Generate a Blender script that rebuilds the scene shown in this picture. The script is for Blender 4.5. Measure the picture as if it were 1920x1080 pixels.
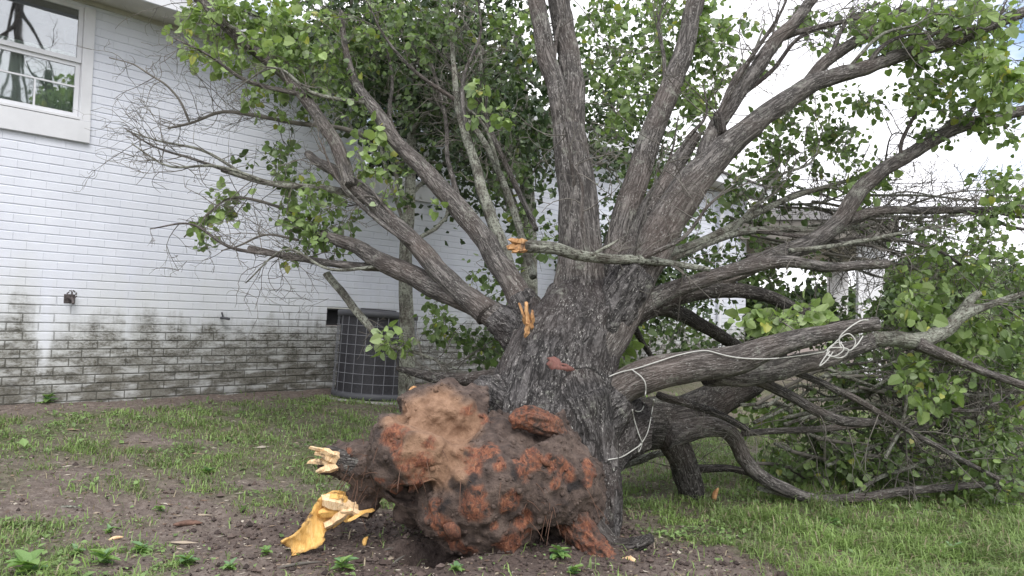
import bpy, bmesh, math, random
import numpy as np
from mathutils import Vector, Matrix, Euler
from mathutils.bvhtree import BVHTree

for o in list(bpy.data.objects): bpy.data.objects.remove(o)
random.seed(7); RNG = np.random.default_rng(11)
SC = bpy.context.scene; COL = SC.collection
R = math.radians

# ------------------------------------------------------------------ camera
F = 1450.0                                   # focal length in pixels of the 1920 wide photograph
cam_d = bpy.data.cameras.new('camera'); cam = bpy.data.objects.new('camera', cam_d); COL.objects.link(cam)
cam_d.sensor_width = 36; cam_d.lens = F/1920*36; cam_d.clip_end = 2000; cam_d.clip_start = .05
CAMZ = 1.0
CM = Matrix.Translation((0, 0, CAMZ)) @ Matrix.Rotation(R(92.5), 4, 'X') @ Matrix.Rotation(R(1.6), 4, 'Z')
cam.matrix_world = CM; SC.camera = cam
CR = np.array(CM.to_3x3()); CC = np.array(CM.translation)

# ------------------------------------------------------------------ light
SUN_EL, SUN_AZ = R(50), R(162)
w = bpy.data.worlds.new('World'); SC.world = w; w.use_nodes = True
nt = w.node_tree; nt.nodes.clear()
def N(nt, t, **k):
    n = nt.nodes.new(t)
    for a, b in k.items():
        if a in n.inputs.keys() if isinstance(a, str) else False: n.inputs[a].default_value = b
        else: setattr(n, a, b)
    return n
L_ = lambda nt, a, b: nt.links.new(a, b)
sky = N(nt, 'ShaderNodeTexSky', sky_type='NISHITA', sun_disc=False, sun_elevation=SUN_EL, sun_rotation=SUN_AZ)
sk = N(nt, 'ShaderNodeVectorMath', operation='SCALE'); sk.inputs[3].default_value = .12; L_(nt, sky.outputs[0], sk.inputs[0])
tc = N(nt, 'ShaderNodeTexCoord'); mp = N(nt, 'ShaderNodeMapping'); mp.inputs['Scale'].default_value = (1, 1, 2.2)
L_(nt, tc.outputs['Generated'], mp.inputs[0])
cn = N(nt, 'ShaderNodeTexNoise'); cn.inputs['Scale'].default_value = 2.3; cn.inputs['Detail'].default_value = 6; cn.inputs['Roughness'].default_value = .55
L_(nt, mp.outputs[0], cn.inputs['Vector'])
cr = N(nt, 'ShaderNodeValToRGB'); cr.color_ramp.elements[0].position = .34; cr.color_ramp.elements[1].position = .47
L_(nt, cn.outputs[0], cr.inputs[0])
cn2 = N(nt, 'ShaderNodeTexNoise'); cn2.inputs['Scale'].default_value = 5; cn2.inputs['Detail'].default_value = 5
L_(nt, mp.outputs[0], cn2.inputs['Vector'])
cr2 = N(nt, 'ShaderNodeValToRGB'); cr2.color_ramp.elements[0].position = .3; cr2.color_ramp.elements[1].position = .7
cr2.color_ramp.elements[0].color = (.80, .80, .86, 1); cr2.color_ramp.elements[1].color = (1.0, .99, 1.02, 1)
L_(nt, cn2.outputs[0], cr2.inputs[0])
mx = N(nt, 'ShaderNodeMixRGB'); L_(nt, cr.outputs[0], mx.inputs[0]); L_(nt, sk.outputs[0], mx.inputs[1]); L_(nt, cr2.outputs[0], mx.inputs[2])
bg = N(nt, 'ShaderNodeBackground'); L_(nt, mx.outputs[0], bg.inputs[0]); bg.inputs[1].default_value = 1.0
wo = N(nt, 'ShaderNodeOutputWorld'); L_(nt, bg.outputs[0], wo.inputs[0])
sl = bpy.data.lights.new('sun', 'SUN'); sl.energy = 1.3; sl.angle = R(30); sl.color = (1, .97, .93)
so = bpy.data.objects.new('sun', sl); COL.objects.link(so)
sd = Vector((math.sin(SUN_AZ)*math.cos(SUN_EL), math.cos(SUN_AZ)*math.cos(SUN_EL), math.sin(SUN_EL)))
so.rotation_euler = sd.to_track_quat('Z', 'Y').to_euler(); so.location = sd*20
SC.view_settings.view_transform = 'Standard'; SC.view_settings.look = 'None'
SC.view_settings.exposure = 1.0; SC.view_settings.gamma = 1; SC.view_settings.use_curve_mapping = False

# ------------------------------------------------------------------ helpers
def ray(px, py): return CR @ np.array([(px-960)/F, -(py-540)/F, -1.0])
def P(px, py, d): return CC + ray(px, py)*d                     # pixel + distance along the view axis
def proj(p):
    q = (np.asarray(p)-CC) @ CR
    z = -q[..., 2]
    return q[..., 0]/z*F+960, 540-q[..., 1]/z*F, z
def sstep(a, b, x):
    t = np.clip((x-a)/(b-a), 0, 1); return t*t*(3-2*t)
def _hash(ix, iy, iz, seed):
    h = (ix*374761393 + iy*668265263 + iz*2147483647 + seed*974634777) & 0xffffffff
    h = ((h ^ (h >> 13))*1274126177) & 0xffffffff
    h = h ^ (h >> 16)
    return (h & 0xffff)/65535.0*2-1
def vnoise(p, scale=1., octv=3, seed=0, rough=.5):
    p = np.asarray(p, float)*scale
    if p.shape[-1] == 2: p = np.concatenate([p, np.zeros(p.shape[:-1]+(1,))], -1)
    out = np.zeros(p.shape[:-1]); amp = 1; tot = 0
    for o in range(octv):
        q = p*(2**o)+o*17.3; i = np.floor(q).astype(np.int64); f = q-i; u = f*f*f*(f*(f*6-15)+10)
        v = 0
        for dx in (0, 1):
            for dy in (0, 1):
                for dz in (0, 1):
                    wgt = (u[..., 0] if dx else 1-u[..., 0])*(u[..., 1] if dy else 1-u[..., 1])*(u[..., 2] if dz else 1-u[..., 2])
                    v = v+wgt*_hash(i[..., 0]+dx, i[..., 1]+dy, i[..., 2]+dz, seed+o)
        out += v*amp; tot += amp; amp *= rough
    return out/tot
def unit(v): return v/(np.linalg.norm(v, axis=-1, keepdims=True)+1e-9)
def mesh_np(name, verts, faces_idx, loops_per, smooth=True):
    """faces_idx flat loop array, loops_per: int or array of loop totals"""
    me = bpy.data.meshes.new(name); verts = np.asarray(verts, np.float32); fi = np.asarray(faces_idx, np.int32).ravel()
    lt = np.full(len(fi)//loops_per, loops_per, np.int32) if isinstance(loops_per, int) else np.asarray(loops_per, np.int32)
    me.vertices.add(len(verts)); me.vertices.foreach_set('co', verts.ravel())
    me.loops.add(len(fi)); me.loops.foreach_set('vertex_index', fi)
    me.polygons.add(len(lt)); ls = np.concatenate([[0], np.cumsum(lt)[:-1]]).astype(np.int32)
    me.polygons.foreach_set('loop_start', ls); me.polygons.foreach_set('loop_total', lt)
    me.polygons.foreach_set('use_smooth', np.full(len(lt), smooth)); me.update(calc_edges=True); me.validate()
    return me
def attr(me, name, typ, data):
    a = me.attributes.new(name, typ, 'POINT'); data = np.asarray(data, np.float32)
    if typ == 'FLOAT_COLOR':
        if data.shape[1] == 3: data = np.concatenate([data, np.ones((len(data), 1), np.float32)], 1)
        a.data.foreach_set('color', data.ravel())
    elif typ == 'FLOAT_VECTOR': a.data.foreach_set('vector', data.ravel())
    else: a.data.foreach_set('value', data.ravel())
def ob(name, me, mat=None, parent=None, loc=None):
    o = bpy.data.objects.new(name, me); COL.objects.link(o)
    if mat and me and not me.materials: me.materials.append(mat)
    if parent: o.parent = parent
    if loc is not None: o.location = loc
    return o
def empty(name, loc=(0, 0, 0)):
    o = bpy.data.objects.new(name, None); COL.objects.link(o); o.location = loc; o.empty_display_size = .1; return o
def tag(o, label=None, cat=None, group=None, kind=None):
    if label: o['label'] = label
    if cat: o['category'] = cat
    if group: o['group'] = group
    if kind: o['kind'] = kind
    return o
def kid(o, parent):                           # world-placed mesh under an Empty that has only a translation
    o.parent = parent; o.location = o.location-parent.location if parent.location.length else o.location
    return o
class MB:
    """collects simple solids in world space"""
    def __init__(s): s.v = []; s.f = []
    def box(s, o, a, b, c):                   # corner + three edge vectors
        o, a, b, c = (np.asarray(q, float) for q in (o, a, b, c)); k = len(s.v)
        for i in (0, 1):
            for j in (0, 1):
                for m in (0, 1): s.v.append(o+a*i+b*j+c*m)
        s.f += [[k+q for q in r] for r in ((0, 1, 3, 2), (4, 6, 7, 5), (0, 4, 5, 1), (2, 3, 7, 6), (0, 2, 6, 4), (1, 5, 7, 3))]
        return s
    def poly(s, pts, fs):
        k = len(s.v); s.v += [np.asarray(p, float) for p in pts]; s.f += [[k+i for i in f] for f in fs]; return s
    def build(s, name, mat, parent=None, bevel=0, smooth=False):
        me = bpy.data.meshes.new(name); me.from_pydata([tuple(p) for p in s.v], [], s.f)
        bm = bmesh.new(); bm.from_mesh(me); bmesh.ops.recalc_face_normals(bm, faces=bm.faces)
        if bevel: bmesh.ops.bevel(bm, geom=bm.edges[:], offset=bevel, segments=2, affect='EDGES', profile=.5)
        bm.to_mesh(me); bm.free()
        for p in me.polygons: p.use_smooth = smooth
        return ob(name, me, mat, parent)
def catmull(pts, n):
    pts = np.asarray(pts, float); m = len(pts)
    if m == 2: t = np.linspace(0, 1, n)[:, None]; return pts[0]*(1-t)+pts[1]*t
    ext = np.vstack([2*pts[0]-pts[1], pts, 2*pts[-1]-pts[-2]])
    seg = np.concatenate([[0], np.cumsum(np.linalg.norm(np.diff(pts[:, :3], axis=0), axis=1)+1e-6)])
    s = np.linspace(0, seg[-1], n); out = []
    for q in s:
        i = min(np.searchsorted(seg, q, side='right')-1, m-2); t = (q-seg[i])/(seg[i+1]-seg[i])
        a, b, c, d = ext[i:i+4]
        out.append(.5*((2*b)+(c-a)*t+(2*a-5*b+4*c-d)*t*t+(3*b-a-3*c+d)*t**3))
    return np.array(out)
def tube_arrays(pts, rad, sides, ridge=0., seed=0, cap=True):
    """returns verts, quads(list), tri caps, bark coordinates"""
    pts = np.asarray(pts, float); n = len(pts); T = np.gradient(pts, axis=0); T /= np.linalg.norm(T, axis=1)[:, None]+1e-9
    nrm = np.cross(T[0], [.31, .9, .2]); nrm /= np.linalg.norm(nrm)
    s = np.concatenate([[0], np.cumsum(np.linalg.norm(np.diff(pts, axis=0), axis=1))])
    th = np.linspace(0, 2*math.pi, sides, endpoint=False); c, sn = np.cos(th), np.sin(th)
    V = np.zeros((n, sides, 3)); B = np.zeros((n, sides, 3))
    for i in range(n):
        nrm = nrm-T[i]*nrm.dot(T[i]); nrm /= np.linalg.norm(nrm); bn = np.cross(T[i], nrm)
        V[i] = nrm*c[:, None]+bn*sn[:, None]
        B[i, :, 0] = c*rad[i]; B[i, :, 1] = sn*rad[i]; B[i, :, 2] = s[i]+seed*3.7
    rr = np.asarray(rad)[:, None]*np.ones((1, sides))
    if ridge:
        q = B.reshape(-1, 3)
        rm = float(np.mean(rad))
        lo = vnoise(q*np.array([1, 1, .5])/max(rm, .01), .8, 3, seed).reshape(n, sides)
        hi = vnoise(q*np.array([1, 1, .22]), 55, 2, seed+5).reshape(n, sides)
        rr = rr*(1+ridge*lo)+hi*min(.008, rm*.09)
    V = pts[:, None, :]+V*rr[..., None]
    verts = V.reshape(-1, 3); i = np.arange(n-1)[:, None]*sides; j = np.arange(sides)[None]; k = (j+1) % sides
    quads = np.stack([i+j, i+k, i+sides+k, i+sides+j], -1).reshape(-1, 4)
    return verts, quads, B.reshape(-1, 3)
def tube_obj(name, pts, rad, mat, parent=None, sides=14, ridge=.06, seed=0, endmat=None, endcup=0.):
    v, q, b = tube_arrays(pts, rad, sides, ridge, seed); n = len(pts)
    T0 = np.asarray(pts[0])-np.asarray(pts[1]); T1 = np.asarray(pts[-1])-np.asarray(pts[-2])
    v = np.vstack([v, np.asarray(pts[0])+T0*.15, np.asarray(pts[-1])+T1*(endcup or .15)]); b = np.vstack([b, b[0], b[-1]])
    f = [tuple(x) for x in q]; m = len(v)
    f += [(m-2, (k+1) % sides, k) for k in range(sides)]; e0 = (n-1)*sides
    f += [(m-1, e0+k, e0+(k+1) % sides) for k in range(sides)]
    lt = np.array([len(x) for x in f]); me = mesh_np(name, v, np.concatenate([np.array(x) for x in f]), lt)
    attr(me, 'bk', 'FLOAT_VECTOR', b); me.materials.append(mat)
    if endmat:
        me.materials.append(endmat); mi = np.zeros(len(lt), np.int32); mi[-sides:] = 1; me.polygons.foreach_set('material_index', mi)
        sm = np.ones(len(lt), bool); sm[-sides:] = False; me.polygons.foreach_set('use_smooth', sm)
    return ob(name, me, None, parent)

# ------------------------------------------------------------------ wall frame
WD = np.array([.679, .734, 0]); WD /= np.linalg.norm(WD); WN = np.array([WD[1], -WD[0], 0])
W0 = P(50, 745, 5.82); W0[2] = 0
def HW(tt, n, z): return W0+WD*tt+WN*n+np.array([0, 0, z])
def wall_t(px, py, n=0.):                      # pixel -> (along, height) on the wall plane offset by n
    r = ray(px, py); s = ((W0+WN*n-CC) @ WN)/(r @ WN); p = CC+r*s
    return (p-W0) @ WD, p[2]

# ------------------------------------------------------------------ materials
def mat(name):
    m = bpy.data.materials.new(name); m.use_nodes = True; t = m.node_tree; t.nodes.clear()
    out = N(t, 'ShaderNodeOutputMaterial'); b = N(t, 'ShaderNodeBsdfPrincipled'); L_(t, b.outputs[0], out.inputs[0]); return m, t, b, out
def ramp(t, src, stops):
    r = N(t, 'ShaderNodeValToRGB'); e = r.color_ramp.elements
    while len(e) < len(stops): e.new(.5)
    for i, (p, c) in enumerate(stops): e[i].position = p; e[i].color = (*c, 1) if len(c) == 3 else c
    L_(t, src, r.inputs[0]); return r.outputs[0]
def noise(t, vec, scale, detail=4, rough=.55, dist=0):
    n = N(t, 'ShaderNodeTexNoise'); n.inputs['Scale'].default_value = scale; n.inputs['Detail'].default_value = detail
    n.inputs['Roughness'].default_value = rough; n.inputs['Distortion'].default_value = dist
    if vec is not None: L_(t, vec, n.inputs['Vector'])
    return n.outputs[0]
def mapping(t, vec, scale):
    m = N(t, 'ShaderNodeMapping'); m.inputs['Scale'].default_value = scale; L_(t, vec, m.inputs[0]); return m.outputs[0]
def mixc(t, fac, a, b, mode='MIX'):
    m = N(t, 'ShaderNodeMixRGB', blend_type=mode)
    for i, q in enumerate((fac, a, b)):
        if isinstance(q, (int, float)): m.inputs[i].default_value = q
        elif isinstance(q, tuple): m.inputs[i].default_value = (*q, 1)
        else: L_(t, q, m.inputs[i])
    return m.outputs[0]
def math_(t, op, a, b=None, clamp=False):
    m = N(t, 'ShaderNodeMath', operation=op, use_clamp=clamp)
    for i, q in enumerate((a, b)):
        if q is None: continue
        if isinstance(q, (int, float)): m.inputs[i].default_value = q
        else: L_(t, q, m.inputs[i])
    return m.outputs[0]
def bump(t, b, h, strength=.5, dist=.01):
    n = N(t, 'ShaderNodeBump'); n.inputs['Strength'].default_value = strength; n.inputs['Distance'].default_value = dist
    L_(t, h, n.inputs['Height']); L_(t, n.outputs[0], b.inputs['Normal'])
def attrn(t, name): 
    a = N(t, 'ShaderNodeAttribute'); a.attribute_name = name; return a
def coord(t, k='Object'): return N(t, 'ShaderNodeTexCoord').outputs[k]
def simple(name, col, rough=.6, metal=0, var=.15, vscale=20, bmp=0.):
    m, t, b, o = mat(name); c = coord(t); n = noise(t, c, vscale)
    lo = tuple(x*(1-var) for x in col); hi = tuple(min(1, x*(1+var)) for x in col)
    L_(t, ramp(t, n, [(.3, lo), (.7, hi)]), b.inputs['Base Color']); b.inputs['Roughness'].default_value = rough; b.inputs['Metallic'].default_value = metal
    if bmp: bump(t, b, noise(t, c, vscale*3), bmp, .004)
    return m
def bark(name, dark, light, lichen=.3, lich=(.33, .34, .29), stretch=.16, sc=1., damp=0.):
    m, t, b, o = mat(name)
    v = attrn(t, 'bk').outputs['Vector']; v2 = mapping(t, v, (1, 1, stretch))
    def ridged(scale, det): return math_(t, 'MULTIPLY', math_(t, 'ABSOLUTE', math_(t, 'SUBTRACT', noise(t, v2, scale, det, .6, .5), .5)), 2.)
    r1 = ridged(34*sc, 4); r2 = ridged(80*sc, 3); n3 = noise(t, v, 5, 3); n2 = noise(t, v2, 190*sc, 3, .65)
    h = math_(t, 'ADD', math_(t, 'ADD', math_(t, 'MULTIPLY', ramp(t, r1, [(0, (0, 0, 0)), (.30, (1, 1, 1))]), .5), math_(t, 'MULTIPLY', ramp(t, r2, [(0, (0, 0, 0)), (.28, (1, 1, 1))]), .3)), math_(t, 'MULTIPLY', n2, .3))
    c = ramp(t, h, [(.30, dark), (.62, tuple(a*.45+b_*.55 for a, b_ in zip(dark, light))), (.95, light)])
    c = mixc(t, math_(t, 'MULTIPLY', n3, .30), c, tuple(x*.62 for x in light))
    hue = noise(t, v, 2.2, 3); c = mixc(t, ramp(t, hue, [(.45, (0, 0, 0)), (.65, (.30, .30, .30))]), c, (light[0]*.85, light[1]*.70, light[2]*.64))
    fl = math_(t, 'MULTIPLY', ramp(t, noise(t, mapping(t, v, (1, 1, .5)), 130, 3, .6), [(.57, (0, 0, 0)), (.66, (1, 1, 1))]), ramp(t, noise(t, v, 12, 3), [(.38, (0, 0, 0)), (.60, (.8, .8, .8))]))
    c = mixc(t, fl, c, (.44, .43, .40))
    ln = noise(t, v, 9, 5, .65); l2 = noise(t, v, 60, 4, .65)
    lf = math_(t, 'MULTIPLY', ramp(t, ln, [(.64-lichen*.28, (0, 0, 0)), (.74-lichen*.2, (1, 1, 1))]), ramp(t, l2, [(.38, (0, 0, 0)), (.52, (1, 1, 1))]))
    c = mixc(t, math_(t, 'MULTIPLY', lf, .8), c, lich)
    L_(t, c, b.inputs['Base Color']); b.inputs['Roughness'].default_value = .9; b.inputs['Specular IOR Level'].default_value = .25
    bump(t, b, h, 1., .02)
    return m
M_bark = bark('bark', (.042, .038, .036), (.28, .26, .243), .22)
M_bark_dark = bark('bark_dark', (.024, .021, .020), (.165, .152, .142), .12)  # darker bark tone for the lower limbs, a stub and some roots
M_bark_lich = bark('bark_lichen', (.06, .055, .045), (.21, .20, .17), .95, (.40, .42, .35))
M_trunk = bark('bark_trunk', (.018, .017, .017), (.165, .155, .152), .12, stretch=.24, sc=.6)
M_twig = simple('twig_bark', (.125, .115, .10), .9, var=.5, vscale=9)
def wood(name, a, b_, c_):
    m, t, b, o = mat(name); v = mapping(t, coord(t), (1, 1, .25)); n = noise(t, v, 40, 5, .65, 1.)
    c = ramp(t, n, [(.25, a), (.5, b_), (.75, c_)]); fib = noise(t, mapping(t, coord(t), (1, 1, .12)), 160, 3, .6)
    c = mixc(t, ramp(t, fib, [(.50, (0, 0, 0)), (.66, (.6, .6, .6))]), c, a)
    c = mixc(t, ramp(t, noise(t, coord(t), 14, 5, .7), [(.56, (0, 0, 0)), (.66, (.85, .85, .85))]), c, (.10, .065, .045))
    L_(t, c, b.inputs['Base Color']); b.inputs['Roughness'].default_value = .8
    bump(t, b, n, .7, .006); return m
M_wood = wood('fresh_wood', (.22, .10, .045), (.46, .25, .105), (.62, .41, .21))
M_wood_pale = wood('pale_splinter', (.50, .30, .14), (.74, .54, .32), (.82, .66, .46))
M_wood_yel = wood('yellow_wood', (.50, .27, .07), (.72, .43, .13), (.78, .55, .25))
M_wood_or = wood('torn_orange_bark', (.10, .028, .014), (.30, .095, .038), (.46, .19, .075))
M_red = wood('wound_wood', (.09, .038, .032), (.155, .066, .054), (.21, .10, .08))
M_flake = simple('bark_flake', (.13, .075, .055), .9, var=.5, vscale=50, bmp=.6)
M_cut = simple('cut_end', (.30, .25, .19), .8, var=.4, vscale=60)
M_cutdark = simple('weathered_cut_end', (.05, .045, .042), .9, var=.4, vscale=60)
def leafmat(name, trans=.35, tint=(1, 1, 1)):
    m, t, b, o = mat(name); a = attrn(t, 'col').outputs['Color']
    n = noise(t, coord(t), 30, 2)
    c = mixc(t, 1., a, ramp(t, n, [(.3, (.82, .82, .82)), (.7, (1.1, 1.1, 1.1))]), 'MULTIPLY')
    L_(t, c, b.inputs['Base Color']); b.inputs['Roughness'].default_value = .42; b.inputs['Specular IOR Level'].default_value = .4
    tr = N(t, 'ShaderNodeBsdfTranslucent'); L_(t, mixc(t, 1., c, (1.1, 1.2, .65), 'MULTIPLY'), tr.inputs[0])
    mx = N(t, 'ShaderNodeMixShader'); mx.inputs[0].default_value = trans
    L_(t, b.outputs[0], mx.inputs[1]); L_(t, tr.outputs[0], mx.inputs[2]); L_(t, mx.outputs[0], o.inputs[0]); return m
M_leaf = leafmat('pear_leaf'); M_leaf2 = leafmat('dark_leaf', .2)
def grassmat():
    m, t, b, o = mat('grass_blade'); a = attrn(t, 'col').outputs['Color']; L_(t, a, b.inputs['Base Color']); b.inputs['Roughness'].default_value = .5
    tr = N(t, 'ShaderNodeBsdfTranslucent'); L_(t, a, tr.inputs[0]); mx = N(t, 'ShaderNodeMixShader'); mx.inputs[0].default_value = .3
    L_(t, b.outputs[0], mx.inputs[1]); L_(t, tr.outputs[0], mx.inputs[2]); L_(t, mx.outputs[0], o.inputs[0]); return m
M_grass = grassmat()
# painted, mildewed brick: the stain has its own shape (height above the footing + streaks)
def paintbrick(name, joint=False):
    m, t, b, o = mat(name)
    g = N(t, 'ShaderNodeNewGeometry'); sep = N(t, 'ShaderNodeSeparateXYZ'); L_(t, g.outputs['Position'], sep.inputs[0])
    al = math_(t, 'ADD', math_(t, 'MULTIPLY', sep.outputs[0], .679), math_(t, 'MULTIPLY', sep.outputs[1], .734))   # along the wall
    cb = N(t, 'ShaderNodeCombineXYZ'); L_(t, al, cb.inputs[0]); L_(t, sep.outputs[2], cb.inputs[1])
    p = cb.outputs[0]
    n_big = noise(t, p, 1.3, 4, .55); n_mid = noise(t, mapping(t, p, (.8, 1.5, 1)), 9, 6, .7); n_fine = noise(t, mapping(t, p, (.8, 1.3, 1)), 60, 5, .7)
    streak = noise(t, mapping(t, p, (7, .8, 1)), 1., 4, .6)
    z = math_(t, 'ADD', sep.outputs[2], math_(t, 'MULTIPLY', math_(t, 'SUBTRACT', n_big, .5), -.55))
    z = math_(t, 'ADD', z, math_(t, 'MULTIPLY', math_(t, 'SUBTRACT', n_mid, .5), .22))
    z = math_(t, 'ADD', z, math_(t, 'MULTIPLY', math_(t, 'SUBTRACT', streak, .5), -.55))
    for px_, w_, k_ in ((82, .045, .26), (238, .035, .22), (110, .16, .10), (700, .2, .12)):
        tt_ = float(W0 @ WD)+wall_t(px_, 650)[0]; dd_ = math_(t, 'DIVIDE', math_(t, 'SUBTRACT', math_(t, 'ADD', al, math_(t, 'MULTIPLY', n_mid, .05)), tt_+.025), w_)
        z = math_(t, 'ADD', z, math_(t, 'MULTIPLY', math_(t, 'EXPONENT', math_(t, 'MULTIPLY', math_(t, 'MULTIPLY', dd_, dd_), -1.)), k_))
    mask = N(t, 'ShaderNodeMapRange'); mask.inputs[1].default_value = 1.03; mask.inputs[2].default_value = .80; L_(t, z, mask.inputs[0])
    light = N(t, 'ShaderNodeMapRange'); light.inputs[1].default_value = 1.45; light.inputs[2].default_value = .75; L_(t, z, light.inputs[0])
    white = ramp(t, noise(t, p, 3, 4), [(.3, (.645, .672, .745)), (.7, (.70, .727, .80))])
    c = mixc(t, math_(t, 'MULTIPLY', light.outputs[0], .55), white, (.56, .57, .50))
    solid = N(t, 'ShaderNodeMapRange'); solid.inputs[1].default_value = .85; solid.inputs[2].default_value = .35; L_(t, z, solid.inputs[0])
    speck = ramp(t, math_(t, 'ADD', math_(t, 'MULTIPLY', n_fine, .55), math_(t, 'MULTIPLY', n_mid, .5)), [(.44, (1, 1, 1)), (.64, (.22, .22, .22))])
    speck = mixc(t, math_(t, 'MULTIPLY', solid.outputs[0], .75), speck, (1., 1., 1.))
    moss = ramp(t, n_mid, [(.35, (.050, .045, .031)), (.55, (.100, .090, .063)), (.75, (.078, .075, .043))])
    flake = ramp(t, noise(t, mapping(t, p, (4.5, 13, 1)), 1., 5, .6), [(.50, (1, 1, 1)), (.64, (.38, .38, .38))])
    c = mixc(t, math_(t, 'MULTIPLY', math_(t, 'MULTIPLY', math_(t, 'MULTIPLY', mask.outputs[0], speck), flake), .97), c, moss)
    if joint: 
        c = mixc(t, .04, c, (.33, .34, .35)); c = mixc(t, math_(t, 'MULTIPLY', light.outputs[0], .8), c, (.07, .068, .055))
    L_(t, c, b.inputs['Base Color']); b.inputs['Roughness'].default_value = .62
    bump(t, b, math_(t, 'ADD', n_fine, n_mid), .35, .004); return m
M_brick = paintbrick('painted_brick'); M_joint = paintbrick('mortar', True)
M_white = simple('white_trim_paint', (.64, .65, .68), .5, var=.06, vscale=6)
M_soffit = simple('soffit_paint', (.50, .49, .44), .7, var=.12, vscale=5)
M_shingle = simple('roof_shingle', (.12, .115, .11), .9, var=.4, vscale=40, bmp=.5)
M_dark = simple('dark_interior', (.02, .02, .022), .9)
M_curt = simple('curtain', (.62, .68, .62), .9, var=.1, vscale=9)
M_acdark = simple('condenser_coil', (.035, .034, .04), .6, var=.3, vscale=60)
M_acmetal = simple('grey_enamel', (.075, .077, .086), .55, var=.12, vscale=8)
M_wire = simple('guard_wire', (.21, .215, .235), .5, var=.2, vscale=30)
M_rust = simple('corroded_metal', (.10, .085, .085), .6, .4, var=.4, vscale=40)
M_conc = simple('concrete', (.30, .29, .27), .9, var=.2, vscale=20, bmp=.4)
M_cord = simple('white_cord', (.46, .46, .43), .8, var=.1, vscale=60)
M_cable = simple('black_cable', (.04, .04, .045), .6)
M_post = simple('post_paint', (.80, .80, .82), .6, var=.06, vscale=3)
M_brownroof = simple('weathered_fascia', (.19, .175, .155), .8, var=.2, vscale=4)
m, t, b, o = mat('window_glass'); M_glass = m
tr = N(t, 'ShaderNodeBsdfTransparent'); tr.inputs[0].default_value = (.86, .9, .88, 1); gl = N(t, 'ShaderNodeBsdfGlossy'); gl.inputs['Roughness'].default_value = .02
gl.inputs[0].default_value = (.95, .97, 1, 1); bump(t, gl, noise(t, coord(t), 2.5, 2), .05, .02)
lw = N(t, 'ShaderNodeFresnel'); lw.inputs[0].default_value = 1.5
ms = N(t, 'ShaderNodeMixShader'); L_(t, math_(t, 'ADD', math_(t, 'MULTIPLY', lw.outputs[0], 2.0), .16, True), ms.inputs[0]); L_(t, tr.outputs[0], ms.inputs[1]); L_(t, gl.outputs[0], ms.inputs[2]); L_(t, ms.outputs[0], o.inputs[0])
# ground and soil
m, t, b, o = mat('soil_ground'); M_ground = m
v = coord(t); a = attrn(t, 'cover').outputs['Fac']
n1 = noise(t, v, 3.2, 5, .6); n2 = noise(t, v, 26, 5, .68); n3 = noise(t, v, 110, 4, .7)
dirt = ramp(t, n2, [(.28, (.040, .028, .024)), (.5, (.095, .070, .060)), (.72, (.165, .128, .110))])
dry = ramp(t, n2, [(.28, (.088, .068, .056)), (.5, (.175, .140, .118)), (.72, (.285, .24, .208))])
dirt = mixc(t, attrn(t, 'fresh').outputs['Fac'], dry, dirt)
dirt = mixc(t, ramp(t, n1, [(.45, (0, 0, 0)), (.7, (.35, .35, .35))]), dirt, (.15, .105, .09))
grn = ramp(t, n2, [(.3, (.07, .075, .038)), (.55, (.125, .130, .065)), (.75, (.20, .185, .11))])
c = mixc(t, a, dirt, grn); c = mixc(t, ramp(t, n3, [(.60, (0, 0, 0)), (.74, (.55, .55, .55))]), c, (.26, .21, .165))
L_(t, c, b.inputs['Base Color']); b.inputs['Roughness'].default_value = .95
bump(t, b, math_(t, 'ADD', n2, math_(t, 'MULTIPLY', n3, .6)), .9, .025)
m, t, b, o = mat('root_soil'); M_ball = m
v = coord(t); n2 = noise(t, v, 30, 5, .7); n3 = noise(t, v, 120, 4, .7); n1 = noise(t, v, 7, 4, .6)
c = ramp(t, math_(t, 'ADD', math_(t, 'MULTIPLY', n2, .6), math_(t, 'MULTIPLY', n1, .4)), [(.36, (.030, .021, .018)), (.5, (.078, .055, .045)), (.64, (.145, .106, .087))])
ws = attrn(t, 'sand').outputs['Fac']; wo_ = attrn(t, 'torn').outputs['Fac']; wk = attrn(t, 'black').outputs['Fac']
sand = ramp(t, n2, [(.3, (.165, .092, .055)), (.7, (.315, .195, .125))])
c = mixc(t, ws, c, sand)
tornc = ramp(t, noise(t, mapping(t, v, (1, 1, .45)), 55, 5, .7, 1.2), [(.3, (.045, .020, .015)), (.46, (.150, .056, .033)), (.60, (.25, .100, .053)), (.76, (.43, .24, .14))])
tf = math_(t, 'MULTIPLY', wo_, ramp(t, n2, [(.38, (0, 0, 0)), (.52, (1, 1, 1))]))
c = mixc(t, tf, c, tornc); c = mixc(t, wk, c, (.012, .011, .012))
L_(t, c, b.inputs['Base Color']); b.inputs['Roughness'].default_value = .92
bump(t, b, math_(t, 'ADD', n2, math_(t, "MULTIPLY", n3, .45)), 1., .008)

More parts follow.
